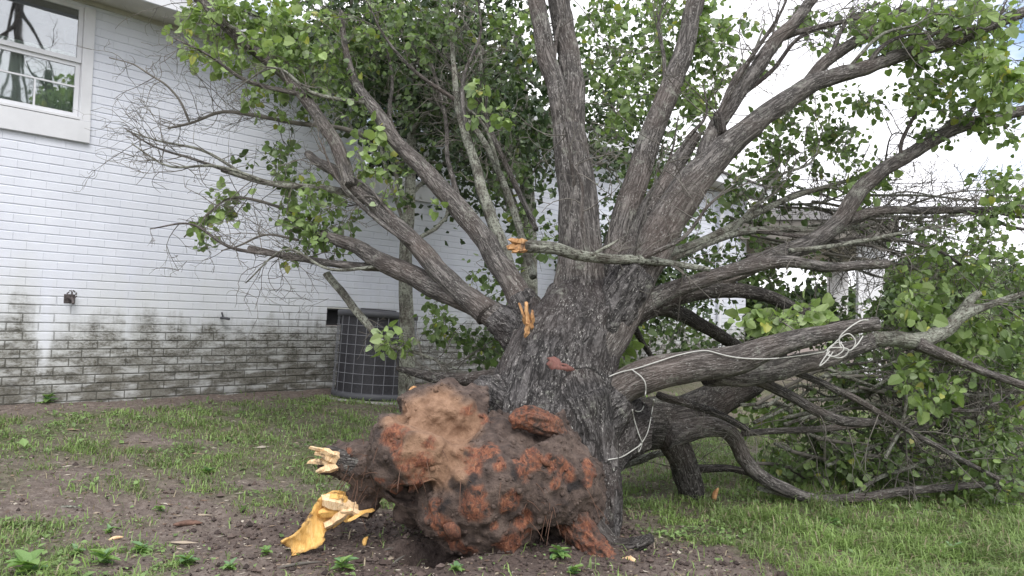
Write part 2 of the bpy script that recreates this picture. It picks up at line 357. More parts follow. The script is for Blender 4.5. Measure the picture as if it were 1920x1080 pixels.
# ------------------------------------------------------------------ wall frame and terrain
HOLE = P(838, 1015, 3.28)[:2]; BALL = P(930, 1000, 3.5)[:2]
def gz(x, y):
    x = np.asarray(x, float); y = np.asarray(y, float); q = np.stack([x, y], -1)
    d = (q-W0[:2]) @ WN[:2]                    # distance in front of the wall
    z = .27*(1-sstep(.2, 3.6, d))
    far = sstep(14, 40, np.hypot(x, y)); z = z*(1-far)
    z = z+.022*vnoise(q, 2.2, 4, 3)*(1-far)+.014*vnoise(q, 11, 3, 9)*(1-far)+.009*vnoise(q, 34, 2, 10)*(1-far)
    b = np.hypot((x-BALL[0])/1.0, (y-BALL[1])/.75)
    z = z+.055*np.exp(-(b/.55)**2)*(1+.8*vnoise(q, 7, 3, 21))
    m = P(560, 960, 3.6)[:2]; z = z+.07*np.exp(-(np.hypot((x-m[0])/1.1, (y-m[1])))**2/.035)*(1+.6*vnoise(q, 12, 3, 4))
    m = P(1180, 1045, 3.3)[:2]; z = z+.03*np.exp(-(np.hypot((x-m[0])/1.6, (y-m[1])))**2/.03)
    h = np.hypot((x-HOLE[0])/1.5, y-HOLE[1]); z = z-.36*np.exp(-(h/.115)**4)
    return z
def G(px, py):                                 # pixel -> point on the ground
    r = ray(px, py); s = (CC[2])/max(1e-3, -r[2])
    for _ in range(30):
        p = CC+r*s; s += (p[2]-gz(p[0], p[1]))/max(.02, -r[2])*.6
    p = CC+r*s; p[2] = gz(p[0], p[1]); return p
# dirt patches named by where they lie on the ground
DP = [(930, 1010, .85, .5), (575, 985, .51, .34), (360, 985, .42, .28), (700, 1060, .7, .3), (1220, 1040, .45, .22), (1470, 1045, .35, .12),
      (250, 900, .5, .2), (60, 940, .4, .2), (1150, 900, .3, .2), (330, 830, .5, .15), (180, 960, .35, .15), (470, 905, .4, .2), (1330, 1075, .4, .15), (130, 1010, .3, .12)]
DPg = [(*G(a, b_)[:2], c_, d_) for a, b_, c_, d_ in DP]
def cover(x, y):
    q = np.stack([x, y], -1); d = (q-W0[:2]) @ WN[:2]
    c = .66+.55*vnoise(q, 1.6, 4, 31)+.75*vnoise(q, 5.5, 4, 33)
    for a, b_, sx, sy in DPg: c = c-(1.25 if sx in (.85, .51, .7, .45) else .42)*np.exp(-((x-a)/sx)**2-((y-b_)/sy)**2)
    strip = .50+.22*vnoise(q, 3, 3, 40)
    c = c*sstep(strip-.12, strip+.12, d)-.4*(1-sstep(0, .4, d))
    c = c+.35*sstep(.4, 1.6, x)*(1-sstep(5, 9, y))
    return np.clip(c, 0, 1)

# ------------------------------------------------------------------ ground sheet
def warp(n, fine, out, c, k):
    u = np.linspace(-1, 1, n); return c+fine*u+np.sign(u)*out*np.abs(u)**k
gx = warp(520, 7.5, 600, .3, 15); gy = warp(470, 6.2, 600, 5.2, 15)
X, Y = np.meshgrid(gx, gy); Z = gz(X, Y); nx, ny = len(gx), len(gy)
ii = (np.arange(ny-1)[:, None]*nx+np.arange(nx-1)[None]).ravel()
me = mesh_np('ground', np.stack([X, Y, Z], -1).reshape(-1, 3), np.stack([ii, ii+1, ii+nx+1, ii+nx], -1), 4)
attr(me, 'cover', 'FLOAT', cover(X.ravel(), Y.ravel()))
fq_ = np.stack([X.ravel(), Y.ravel()], -1); fr_ = np.hypot((fq_[:, 0]-BALL[0]+.12)/1.25, (fq_[:, 1]-BALL[1])/.75)+.28*vnoise(fq_, 4, 4, 15)
attr(me, 'fresh', 'FLOAT', 1-sstep(.55, 1.0, fr_)); tag(ob('ground', me, M_ground), kind='structure')

# ------------------------------------------------------------------ house
house = empty('brick_house', tuple(HW(0, 0, .2)))
def hk(o): return kid(o, house)
T0, T1 = -2.6, wall_t(1398, 450)[0]; ZT = 3.46; ZB = .08
# window openings (t0, t1, z0, z1)
wt1 = wall_t(172, 150)[0]
wins = [(wt1-1.10, wt1, 2.32, 3.40), (wall_t(668, 320)[0], wall_t(668, 320)[0]+1.05, 2.32, 3.40)]
vt0, vz0 = wall_t(612, 610); vz1 = wall_t(612, 577)[1]
holes = [(a+.04, b_-.04, c+.04, d) for a, b_, c, d in wins]+[(vt0, vt0+.42, vz0, vz1)]
mb = MB(); ts = sorted({T0, T1, *[h[0] for h in holes], *[h[1] for h in holes]}); zs = sorted({ZB, ZT, *[h[2] for h in holes], *[h[3] for h in holes]})
for i in range(len(ts)-1):
    for j in range(len(zs)-1):
        tm, zm = (ts[i]+ts[i+1])/2, (zs[j]+zs[j+1])/2
        if any(h[0] < tm < h[1] and h[2] < zm < h[3] for h in holes): continue
        a, b_, c, d = ts[i], ts[i+1], zs[j], zs[j+1]
        mb.poly([HW(a, -.0055, c), HW(b_, -.0055, c), HW(b_, -.0055, d), HW(a, -.0055, d)], [(0, 1, 2, 3)])
mb.box(HW(T1, -.005, ZB), WN*-7.5, WD*.05, (0, 0, ZT-ZB))
wall = hk(mb.build('wall', M_joint)); wall['label'] = 'white painted brick wall with mildew along its foot'
# bricks
CH = .0677; BL = .2135
def brick_geo(l, h, j=None, low=True):
    e = .0035; d = .03; k_ = 1. if low else .45; f_ = e if low else .0005; jr = (lambda s: RNG.uniform(-s, s)) if j else (lambda s: 0)
    fr = [(f_, e), (l-f_, e), (l-f_, h-e), (f_, h-e)]; bk = [(0, 0), (l, 0), (l, h), (0, h)]
    v = [(x+jr(.0012)*k_, y+jr(.0012), jr(.0011)*k_) for x, y in fr]+[(x, y, -e) for x, y in bk]+[(x, y, -d) for x, y in bk]
    f = [(0, 1, 2, 3)]
    for i in range(4): k = (i+1) % 4; f += [(i, 4+i, 4+k, k), (4+i, 8+i, 8+k, 4+k)]
    return v, f
WM = Matrix((tuple(WD)+(0,), (0, 0, 1, 0), tuple(WN)+(0,), (0, 0, 0, 1))).transposed()
BW = np.array([WD, [0, 0, 1], WN])
spots = []
zc = ZB; row = 0
while zc < ZT-.02:
    tt = T0-(row % 2)*BL/2-RNG.uniform(0, .02)
    while tt < T1:
        a, b_ = max(tt, T0), min(tt+BL, T1); tt += BL
        parts_ = [(a, b_)]
        for h in holes:
            if h[2]-.02 < zc+CH/2 < h[3]+.02:
                nw = []
                for p, q in parts_:
                    if q <= h[0] or p >= h[1]: nw.append((p, q)); continue
                    if p < h[0]-.02: nw.append((p, h[0]))
                    if q > h[1]+.02: nw.append((h[1], q))
                parts_ = nw
        for p, q in parts_:
            if q-p > .03: spots.append((p, q, zc))
    zc += CH; row += 1
S = np.array(spots); mid = np.array([HW((a+b_)/2, 0, c+CH/2) for a, b_, c in spots]); bxp, byp, bzp = proj(mid)
full = (S[:, 1]-S[:, 0] > BL-.002) & (bxp > 5) & (bxp < 620) & (byp > 5) & (byp < 735) & (bzp > 0)
lit = np.abs(bxp-300)*0 + bzp - .9*(byp > 520)
order = np.argsort(np.where(full, lit, 1e9))[:300]; single = set(order.tolist())
bmesh_vars = {}
def brick_mesh(kind, k):
    key = (kind, k)
    if key not in bmesh_vars:
        v, f = brick_geo(BL-(.009 if kind else .0006), CH-(.0095 if kind else .0058), True, kind)
        me = bpy.data.meshes.new('brick'); me.from_pydata(v, [], f); me.materials.append(M_brick); bmesh_vars[key] = me
    return bmesh_vars[key]
V, Fc = [], []
for i, (a, b_, c) in enumerate(spots):
    low = c+CH/2 < .86+.35*float(vnoise(np.array([a, c]), 2., 2, 8)) + (.25 if bxp[i] < 120 else 0)
    n = RNG.normal(0, .0012 if low else .0005)
    if i in single:
        o = bpy.data.objects.new('brick', brick_mesh(bool(low), i % 9)); COL.objects.link(o); o.parent = wall
        p = HW(a+.001, n, c+.004)-HW(0, 0, .2)
        o.matrix_local = Matrix.Translation(Vector(HW(a+.001, n, c+.004))-wall.matrix_basis.translation-house.location) @ WM
    else:
        v, f = brick_geo(b_-a-(.009 if low else .0006), CH-(.0095 if low else .0058)+RNG.uniform(-.0012, .0012), True, low); k = len(V)
        V += [HW(a+.001, n, c+.004)+np.array(q) @ BW for q in v]; Fc += [tuple(k+j for j in g) for g in f]
me = mesh_np('brick_courses', V, np.array(Fc), 4, False)
# (positions are world; shift into the wall's frame)
o = ob('brick_courses', me, M_brick, wall); o.location = -Vector(wall.location)-house.location; o['kind'] = 'stuff'
# windows
def window(idx, t0, t1, z0, z1, curtain):
    wo = empty('window', tuple(HW((t0+t1)/2, 0, z0))); 
    def wk_(o): o.location = -Vector(HW((t0+t1)/2, 0, z0)); o.parent = wo; return o
    cw = .08
    def bar(a, b_, c, d, n0, n1): return (HW(a, n0, c), WD*(b_-a), WN*(n1-n0), (0, 0, d-c))
    for q in (bar(t0, t0+cw, z0+.17, z1, -.03, .022), bar(t1-cw, t1, z0+.17, z1, -.03, .022)): wk_(MB().box(*q).build('casing', M_white, None, .003))
    wk_(MB().box(*bar(t0, t1, z0, z0+.168, -.03, .03)).build('apron', M_white, None, .003))
    a, b_ = t0+cw+.002, t1-cw-.002; s0 = z0+.17
    zm = s0+(z1-s0)*.49
    wk_(MB().box(*bar(a, b_, s0+.001, s0+.022, -.05, .034)).build('sill', M_white, None, .002))
    for k, (p, q, n) in enumerate(((s0+.024, zm+.012, -.022), (zm+.014, z1, -.004))):
        fr = MB(); fr.box(*bar(a, a+.032, p, q, n-.02, n)).box(*bar(b_-.032, b_, p, q, n-.02, n)).box(*bar(a+.032, b_-.032, p, p+.035, n-.02, n)).box(*bar(a+.032, b_-.032, q-.03, q, n-.02, n))
        f = wk_(fr.build('sash', M_white))
        g = wk_(MB().box(*bar(a+.03, b_-.03, p+.03, q-.028, n-.014, n-.011)).build('pane', M_glass))
        if k == 0:
            tm = b_-.032-(b_-a)*.30
            mu = MB(); zz = (p+q)/2+.02
            mu.box(*bar(a+.032, b_-.032, zz, zz+.013, n-.010, n-.002)).box(*bar(tm, tm+.013, p+.035, zz-.001, n-.010, n-.002))
            wk_(mu.build('muntin', M_white))
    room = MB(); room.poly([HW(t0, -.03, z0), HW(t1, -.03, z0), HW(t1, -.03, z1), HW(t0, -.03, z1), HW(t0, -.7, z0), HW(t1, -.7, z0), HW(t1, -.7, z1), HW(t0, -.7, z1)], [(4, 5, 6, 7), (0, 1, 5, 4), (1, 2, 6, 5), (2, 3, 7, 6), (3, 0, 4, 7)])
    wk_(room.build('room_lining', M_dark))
    if curtain:
        n = 60; tt = np.linspace(a, b_, n); v = []
        for q in tt: v += [HW(q, -.09+.012*math.sin(q*70)+.006*math.sin(q*31), s0+.02), HW(q, -.09+.012*math.sin(q*70+.4), zm+.10)]
        wk_(MB().poly(v, [(2*i, 2*i+2, 2*i+3, 2*i+1) for i in range(n-1)]).build('curtain', M_curt, None, 0, True))
    wo.parent = house; wo.location = Vector(HW((t0+t1)/2, 0, z0))-house.location
    return wo
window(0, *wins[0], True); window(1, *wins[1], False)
# crawl-space vent
vb = MB(); vb.box(HW(vt0+.002, -.12, vz0+.002), WD*.416, WN*.02, (0, 0, vz1-vz0-.004))
for q in (vz0+.002, vz1-.02): vb.box(HW(vt0+.002, -.09, q), WD*.416, WN*.085, (0, 0, .018))
hk(vb.build('crawl_space_vent', M_dark))
# eave, fascia, roof
OV = .40; PITCH = math.tan(R(19))
sf = MB(); sf.box(HW(T0-.4, -.02, ZT), WD*(T1-T0+.8), WN*(OV+.02), (0, 0, .02)); hk(sf.build('soffit', M_soffit))
hk(MB().box(HW(T0-.4, -.001, ZT-.035), WD*(T1-T0+.4), WN*.022, (0, 0, .033)).build('frieze_board', M_soffit))
hk(MB().box(HW(T0-.4, OV+.001, ZT-.02), WD*(T1-T0+.8), WN*.022, (0, 0, .16)).build('fascia', M_white))
rl = 4.2
v = [HW(T0-.4, OV+.06, ZT+.142), HW(T1+.4, OV+.06, ZT+.142), HW(T1+.4, OV-rl, ZT+.14+(rl)*PITCH), HW(T0-.4, OV-rl, ZT+.14+(rl)*PITCH), HW(T1+.4, OV-2*rl, ZT+.14), HW(T0-.4, OV-2*rl, ZT+.14)]
v2 = [q+np.array([0, 0, .03]) for q in v]
hk(MB().poly(v+v2, [(0, 1, 2, 3), (3, 2, 4, 5), (6, 7, 8, 9), (9, 8, 10, 11), (0, 1, 7, 6), (1, 2, 8, 7), (2, 4, 10, 8), (3, 0, 6, 9), (5, 3, 9, 11)]).build('roof', M_shingle))
# downspout at the far corner
td = wall_t(1345, 420)[0]
pp = [HW(td, .07, .35), HW(td, .07, 2.0), HW(td, .07, 3.0), HW(td, .12, 3.25), HW(td, .30, 3.40)]
hk(tube_obj('downspout', catmull(pp, 24), [.04]*24, M_white, None, 8, 0))
# tap and pipe stub
tp, tz = wall_t(130, 560)
tap = [hk(tube_obj('tap', catmull([HW(tp, -.02, tz), HW(tp, .05, tz), HW(tp, .085, tz-.015), HW(tp, .09, tz-.045)], 12), np.linspace(.013, .011, 12), M_rust, None, 10, 0))]
th = MB(); 
for k in range(8):
    a0, a1 = k*math.pi/4, (k+1)*math.pi/4
    th.box(HW(tp+.026*math.cos(a0), .048, tz+.030+.026*math.sin(a0)), WD*.02*(-math.sin(a0))+np.array([0, 0, .02*math.cos(a0)]), WN*.012, WD*.008*math.cos(a0)+np.array([0, 0, .008*math.sin(a0)]))
th.box(HW(tp-.005, .05, tz), WD*.01, WN*.01, (0, 0, .055)); hk(th.build('tap_handle', M_rust))
hk(MB().box(HW(tp-.04, 0.001, tz-.035), WD*.08, WN*.006, (0, 0, .07)).build('tap_plate', M_rust, None, .004))
tp2, tz2 = wall_t(415, 596)
hk(tube_obj('pipe_stub', catmull([HW(tp2, -.02, tz2), HW(tp2, .05, tz2), HW(tp2+.05, .055, tz2-.008)], 10), [.012]*10, M_acmetal, None, 8, 0))
hk(tube_obj('pipe_stub', catmull([HW(tp2-.002, .04, tz2), HW(tp2-.02, .045, tz2+.05)], 6), [.008]*6, M_acmetal, None, 8, 0))
tag(house, 'white painted brick house with mildewed foot and double-hung window', 'house')
# carport beyond the far corner
cp = P(1628, 560, 14.2); cz = gz(cp[0], cp[1]); ang = R(-16)
carport = empty('carport', (cp[0], cp[1], cz))
ca, sa = math.cos(ang), math.sin(ang); ex = np.array([ca, sa, 0]); ey = np.array([-sa, ca, 0]); base = np.array([cp[0], cp[1], cz])
def ck(o): return kid(o, carport)
for (dx, dy) in ((0, 0), (0, 4.6), (-4.4, 4.6)):
    q = base+ex*(dx-.2)+ey*(dy-.2)
    ck(MB().box(q+[0, 0, -.05], ex*.44, ey*.30, (0, 0, 2.62)).build('post', M_post, None, .01))
ztop = 2.57
q = base+np.array([0, 0, ztop]); ck(MB().box(q-ex*5.6-ey*.5, ex*5.95, ey*6, (0, 0, .10)).build('ceiling', M_soffit))
ck(MB().box(q-ex*5.65-ey*.56+[0, 0, -.06], ex*6.05, ey*.05, (0, 0, .34)).build('fascia', M_brownroof))
ck(MB().box(q+ex*.36-ey*.505+[0, 0, -.06], ex*.05, ey*6, (0, 0, .34)).build('fascia', M_brownroof))
v = [q-ex*5.7-ey*.6+[0, 0, .285], q+ex*.45-ey*.6+[0, 0, .285], q+ex*.45+ey*2.5+[0, 0, .95], q-ex*5.7+ey*2.5+[0, 0, .95], q+ex*.45+ey*5.6+[0, 0, .285], q-ex*5.7+ey*5.6+[0, 0, .285]]
ck(MB().poly(v, [(0, 1, 2, 3), (3, 2, 4, 5), (0, 3, 5), (1, 4, 2)]).build('roof', M_shingle))
tag(carport, 'carport on a square white post beyond the far end of the house', 'carport')

# ------------------------------------------------------------------ condenser unit
ac_p = G(694, 749); ac_p = P(697, 742, 7.35); ac_p[2] = gz(ac_p[0], ac_p[1])+.012
AC = empty('air_conditioner', tuple(ac_p)); AC.rotation_euler = (R(-.5), R(2.6), R(10))
RA, HA = .372, .80
def ring(rad_, z, n=48): th = np.linspace(0, 2*math.pi, n, endpoint=False); return [(rad_*math.cos(q), rad_*math.sin(q), z) for q in th]
def lathe(name, prof, mat_, parent, n=48):
    v = []; f = []
    for r_, z in prof: v += ring(r_, z, n)
    for i in range(len(prof)-1): f += [(i*n+j, i*n+(j+1) % n, (i+1)*n+(j+1) % n, (i+1)*n+j) for j in range(n)]
    o = MB().poly(v, f).build(name, mat_, parent, 0, True); return o
lathe('pad', [(.001, -.10), (.46, -.10), (.46, -.012), (.001, -.011)], M_conc, AC)
lathe('base_pan', [(.001, 0), (RA+.006, 0), (RA+.010, .012), (RA+.010, .045), (RA-.004, .052), (.001, .053)], M_acmetal, AC)
lathe('coil', [(RA-.03, .05), (RA-.03, HA-.05)], M_acdark, AC)
lid = lathe('lid', [(RA-.035, HA-.055), (RA+.006, HA-.052), (RA+.009, HA-.012), (RA+.002, HA), (RA-.06, HA+.010), (.19, HA+.016), (.001, HA+.017)], M_acmetal, AC)
lathe('fan_grille', [(.05, HA+.028), (.17, HA+.028), (.17, HA+.016)], M_acdark, lid)
for k in range(24):
    a0 = k*2*math.pi/24; x, y = (RA-.002)*math.cos(a0), (RA-.002)*math.sin(a0)
    tube_obj('vertical_wire', [(x, y, .045), (x, y, .4), (x, y, HA-.045)], [.003]*3, M_wire, AC, 6, 0)
for k in range(1, 8):
    z = .05+k*(HA-.1)/8; th = np.linspace(0, 2*math.pi, 49)
    tube_obj('wire_hoop', [((RA+.004)*math.cos(q), (RA+.004)*math.sin(q), z) for q in th], [.0029]*49, M_wire, AC, 6, 0)
tag(AC, 'grey round outdoor air conditioner in a wire guard, tilting against the wall', 'air conditioner')

# ------------------------------------------------------------------ fallen tree
tree = empty('fallen_tree', tuple(G(1000, 1000)))
TO = Vector(tree.location)
def tk(o): o.parent = tree; o.location = Vector(o.location)-TO; return o
LIMBS = []            # (pts3d, radii)
def limb(pts, d0, d1, m=None, sides=None, name='limb', end=None, dpow=1., cup=0., keep=True):
    pts = np.array(pts, float); n = len(pts)
    seg = np.concatenate([[0], np.cumsum(np.hypot(np.diff(pts[:, 0]), np.diff(pts[:, 1])))]); s = seg/seg[-1]
    dep = d0+(d1-d0)*s**dpow
    X3 = np.array([[*P(p[0], p[1], d), p[2]*.455*d/F] for p, d in zip(pts, dep)])
    ln = np.linalg.norm(np.diff(X3[:, :3], axis=0), axis=1).sum(); r = X3[:, 3].mean()
    k = int(np.clip(ln/max(.012, r*.45), 8, 90)); C = catmull(X3, k); C[:, 3] = np.maximum(C[:, 3], .0015)
    wob = np.stack([vnoise(C[:, :3], 3.5, 2, 50+i) for i in range(3)], -1)*np.clip(C[:, 3:4]*.35, 0, .02)
    wob[0] = 0; C[:, :3] += wob
    o = tube_obj(name, C[:, :3], C[:, 3], m or M_bark, None, sides or int(np.clip(r*260, 8, 26)), .07, len(LIMBS), end, cup)
    tk(o); LIMBS.append((C[:, :3].copy(), C[:, 3].copy(), o)); return o
B_, D_, LI = M_bark, M_bark_dark, M_bark_lich
# upright stems
limb([(1088, 640, 150), (1086, 560, 118), (1084, 480, 92), (1080, 400, 82), (1077, 320, 78), (1068, 240, 66)], 3.85, 4.25)
limb([(1076, 330, 50), (1058, 240, 46), (1040, 160, 40), (1022, 80, 38), (1003, -25, 36)], 4.22, 4.6)
limb([(1082, 340, 60), (1074, 240, 52), (1070, 120, 47), (1060, 60, 46), (1048, -25, 44)], 4.22, 4.7)
limb([(1125, 620, 80), (1150, 500, 64), (1176, 400, 54), (1212, 280, 48), (1248, 180, 45), (1282, 90, 40), (1310, -25, 36)], 3.95, 4.9)
limb([(1150, 560, 60), (1195, 450, 50), (1235, 360, 42), (1270, 305, 34), (1304, 254, 24)], 3.95, 4.4, end=M_cutdark)
limb([(1095, 680, 120), (1145, 600, 100), (1195, 510, 84), (1245, 425, 78), (1300, 345, 70), (1345, 290, 56), (1400, 245, 46), (1460, 205, 42), (1530, 155, 38), (1620, 125, 30), (1700, 100, 27), (1770, 82, 24), (1930, 18, 22)], 3.8, 4.7)
limb([(1500, 180, 30), (1545, 120, 26), (1600, 78, 24), (1650, 48, 22), (1700, 10, 16)], 4.45, 4.8)
limb([(1310, 335, 46), (1335, 250, 36), (1375, 190, 32), (1420, 130, 30), (1452, 80, 30), (1490, 40, 25), (1540, -25, 22)], 4.15, 4.6)
limb([(1352, 250, 20), (1347, 225, 22), (1345, 213, 18)], 4.2, 4.2, D_)
limb([(1455, 75, 16), (1500, 60, 12), (1560, 45, 10), (1620, 32, 8), (1690, 30, 5)], 4.5, 4.8)
limb([(1395, 175, 10), (1450, 130, 9), (1500, 70, 8), (1580, 40, 7), (1650, 5, 5)], 4.5, 4.9)
limb([(1525, 150, 14), (1560, 100, 11), (1575, 60, 9), (1600, 20, 6)], 4.55, 4.7)
# right hand limbs
limb([(1150, 600, 70), (1215, 562, 44), (1290, 533, 34), (1390, 503, 30), (1470, 492, 26), (1560, 500, 21), (1620, 497, 19), (1664, 495, 19)], 3.9, 4.2, end=M_cut)
limb([(1140, 620, 60), (1190, 585, 50), (1260, 557, 44), (1340, 540, 36), (1420, 550, 29), (1490, 578, 25), (1560, 605, 20), (1600, 620, 16)], 3.95, 4.7, D_)
limb([(1215, 570, 40), (1290, 595, 30), (1360, 635, 26), (1420, 672, 20)], 4.1, 4.9, D_)
limb([(1330, 530, 36), (1410, 497, 38), (1500, 462, 38), (1570, 418, 36), (1602, 368, 34), (1650, 322, 30), (1720, 284, 28), (1800, 240, 26), (1930, 203, 22)], 4.3, 4.9)
limb([(1590, 410, 24), (1650, 396, 19), (1730, 393, 17), (1830, 394, 15), (1930, 392, 14)], 4.6, 5.1)
limb([(1230, 500, 20), (1290, 470, 18), (1370, 440, 16), (1460, 430, 15), (1560, 432, 12), (1640, 420, 8)], 4.3, 5., LI)
limb([(1240, 480, 18), (1330, 445, 16), (1420, 400, 13), (1500, 365, 11), (1600, 335, 8), (1680, 300, 5)], 4.3, 5.2, LI)
limb([(1560, 505, 9), (1480, 470, 10), (1600, 455, 9), (1720, 430, 7), (1790, 420, 4)][1:], 4.3, 4.6, LI)
limb([(1400, 480, 8), (1530, 462, 9), (1640, 445, 8), (1760, 470, 7), (1840, 530, 5)], 4.4, 5.0)
J = limb([(982, 462, 27), (1040, 466, 26), (1090, 480, 23), (1150, 486, 21), (1195, 486, 20), (1260, 494, 14), (1330, 505, 10)], 3.62, 3.95, LI, end=M_wood, cup=.1)
limb([(1110, 478, 7), (1140, 462, 6), (1160, 450, 4)][::1], 3.66, 3.7, LI)
# left hand limbs
limb([(1040, 660, 90), (985, 625, 72), (930, 595, 58), (865, 562, 50), (795, 528, 45), (720, 490, 38), (660, 458, 28), (602, 437, 18)], 3.9, 4.9)
limb([(740, 500, 22), (680, 500, 17), (610, 492, 15), (540, 480, 14), (468, 466, 12)], 4.7, 5.0, end=M_cut)
limb([(915, 590, 56), (855, 545, 46), (795, 475, 40), (740, 422, 35), (690, 375, 32), (640, 332, 28), (600, 308, 20), (576, 288, 15)], 4.15, 5.0)
limb([(655, 350, 34), (635, 290, 28), (612, 245, 26), (575, 190, 25), (520, 128, 23), (455, 78, 21), (378, 5, 20), (350, -25, 18)], 4.75, 5.3)
limb([(680, 372, 18), (620, 354, 14), (560, 350, 13), (490, 340, 12), (416, 317, 11)], 4.85, 5.1, LI, end=M_cut)
limb([(1020, 640, 70), (985, 575, 58), (945, 505, 48), (905, 445, 44), (865, 395, 42), (825, 350, 38), (780, 305, 33), (738, 258, 29), (700, 205, 25), (665, 150, 19), (645, 90, 14), (640, 20, 9)], 4.0, 5.3)
limb([(985, 600, 40), (945, 480, 30), (920, 410, 26), (898, 330, 22), (876, 260, 19), (858, 190, 15), (850, 110, 10), (845, 30, 6)], 4.2, 5.4, LI)
limb([(1000, 520, 16), (965, 400, 16), (930, 310, 14), (890, 240, 12), (840, 190, 9), (800, 150, 6)], 4.6, 5.6, LI)
limb([(1005, 430, 12), (960, 330, 12), (925, 255, 10), (900, 170, 8), (905, 90, 6)], 4.9, 5.7)
limb([(860, 370, 12), (840, 300, 10), (835, 220, 8), (810, 120, 6)], 4.9, 5.5)
limb([(760, 285, 10), (730, 220, 9), (735, 150, 7), (720, 60, 5)], 5.1, 5.6)
# small ground-side branches by the condenser
limb([(960, 705, 50), (890, 712, 30), (830, 712, 25), (780, 698, 19), (745, 690, 10)], 3.9, 4.6, D_)
limb([(612, 512, 16), (650, 560, 17), (690, 610, 15), (722, 645, 12), (790, 664, 7), (858, 692, 5)], 5.0, 4.5, LI)
# bare sprays across the wall
limb([(700, 262, 14), (640, 240, 10), (560, 232, 9), (470, 215, 8), (415, 210, 7), (360, 230, 5.5), (315, 241, 4)], 5.1, 5.5, M_twig, 6)
limb([(355, 228, 5), (338, 190, 5), (312, 160, 4.5), (278, 138, 4), (248, 120, 3), (205, 108, 2.5)], 5.45, 5.6, M_twig, 5)
limb([(640, 345, 9), (560, 400, 7), (480, 375, 6), (430, 372, 5), (385, 405, 4), (345, 445, 3)][1:], 5.1, 5.3, M_twig, 6)
limb([(560, 450, 6), (500, 440, 5), (450, 460, 4), (415, 470, 2.5)], 5., 5.2, M_twig, 5)
# lower right limbs
limb([(1075, 790, 110), (1150, 735, 74), (1210, 706, 72), (1290, 690, 68), (1370, 678, 62), (1450, 650, 50), (1530, 630, 38), (1600, 615, 32), (1645, 609, 28)], 3.75, 3.75, end=M_cutdark)
limb([(1330, 700, 54), (1420, 700, 48), (1510, 682, 42), (1590, 655, 35), (1650, 633, 33)], 3.9, 4.2)
limb([(1635, 636, 31), (1680, 632, 33), (1720, 638, 35), (1765, 622, 33), (1800, 592, 26), (1850, 572, 16), (1930, 548, 11)], 4.17, 4.4, LI)
limb([(1790, 600, 18), (1815, 565, 20), (1835, 548, 14)], 4.3, 4.35, LI)
limb([(1720, 645, 30), (1790, 675, 19), (1850, 700, 17), (1930, 726, 16)], 4.2, 4.3)
limb([(1085, 830, 120), (1150, 800, 112), (1220, 795, 108), (1290, 785, 92), (1350, 745, 72), (1410, 715, 58)], 3.85, 5.0, D_)
limb([(1255, 800, 62), (1272, 840, 56), (1285, 885, 54), (1296, 935, 56)], 4.25, 4.5, D_, name='limb')
limb([(1250, 815, 60), (1320, 800, 44), (1368, 810, 36), (1398, 858, 31), (1440, 900, 29), (1520, 935, 24), (1610, 932, 20), (1720, 918, 17), (1840, 910, 13), (1930, 905, 10)], 4.25, 4.6)
limb([(1420, 915, 10), (1500, 935, 9), (1600, 952, 9), (1720, 957, 8), (1830, 965, 7), (1930, 966, 6)], 4.4, 4.35, LI)
limb([(1590, 930, 10), (1650, 895, 9), (1720, 870, 8), (1780, 830, 6), (1800, 790, 5)], 4.5, 4.8, LI)
limb([(1380, 695, 26), (1450, 725, 23), (1540, 772, 22), (1600, 792, 20), (1650, 792, 14)], 4.1, 4.3)
limb([(1390, 812, 14), (1480, 806, 14), (1560, 803, 14), (1640, 795, 11)], 4.5, 4.5)
limb([(1490, 695, 16), (1590, 740, 15), (1690, 800, 13), (1790, 855, 11), (1930, 930, 9)], 4.2, 4.4)
limb([(1235, 740, 16), (1310, 762, 16), (1360, 782, 15), (1402, 806, 14)], 3.95, 4.2, D_)
limb([(1180, 600, 18), (1210, 650, 12), (1240, 690, 10)], 4.3, 4.6, D_)
limb([(1140, 880, 16), (1190, 865, 17), (1240, 850, 12), (1290, 860, 9)], 4.5, 5.1, LI)
limb([(1300, 880, 18), (1380, 880, 15), (1460, 905, 12)], 4.9, 5.0, D_)
limb([(1700, 800, 10), (1760, 770, 9), (1830, 770, 7), (1880, 750, 4)], 4.5, 4.7)
limb([(1660, 860, 8), (1690, 800, 7), (1700, 740, 6), (1685, 700, 4)], 4.3, 4.4, LI)
limb([(1690, 300, 8), (1690, 265, 8), (1715, 215, 7), (1718, 200, 4)], 4.65, 4.7)
for i in range(16):   # the mesh of thin poles lying in the far crown
    x0 = RNG.uniform(1340, 1660); y0 = RNG.uniform(340, 480); dx = RNG.uniform(140, 360); dy = RNG.uniform(-130, 90)
    limb([(x0, y0, 6), (x0+dx*.4, y0+dy*.4+RNG.uniform(-26, 26), 5), (x0+dx*.75, y0+dy*.75+RNG.uniform(-30, 30), 4), (x0+dx, y0+dy, 2)], 5.0, 5.8, M_twig if i % 2 else LI, 6)
for i in range(34):   # and in the crown on the ground
    x0 = RNG.uniform(1380, 1720); y0 = RNG.uniform(690, 880); dx = RNG.uniform(140, 420); dy = RNG.uniform(-130, 140)
    limb([(x0, y0, 8), (x0+dx*.35, y0+dy*.3+RNG.uniform(-30, 30), 7), (x0+dx*.7, y0+dy*.7+RNG.uniform(-30, 30), 5), (x0+dx, min(950, y0+dy), 3.5)], 4.6, 5.3, (LI, LI, M_twig)[i % 3], 6)
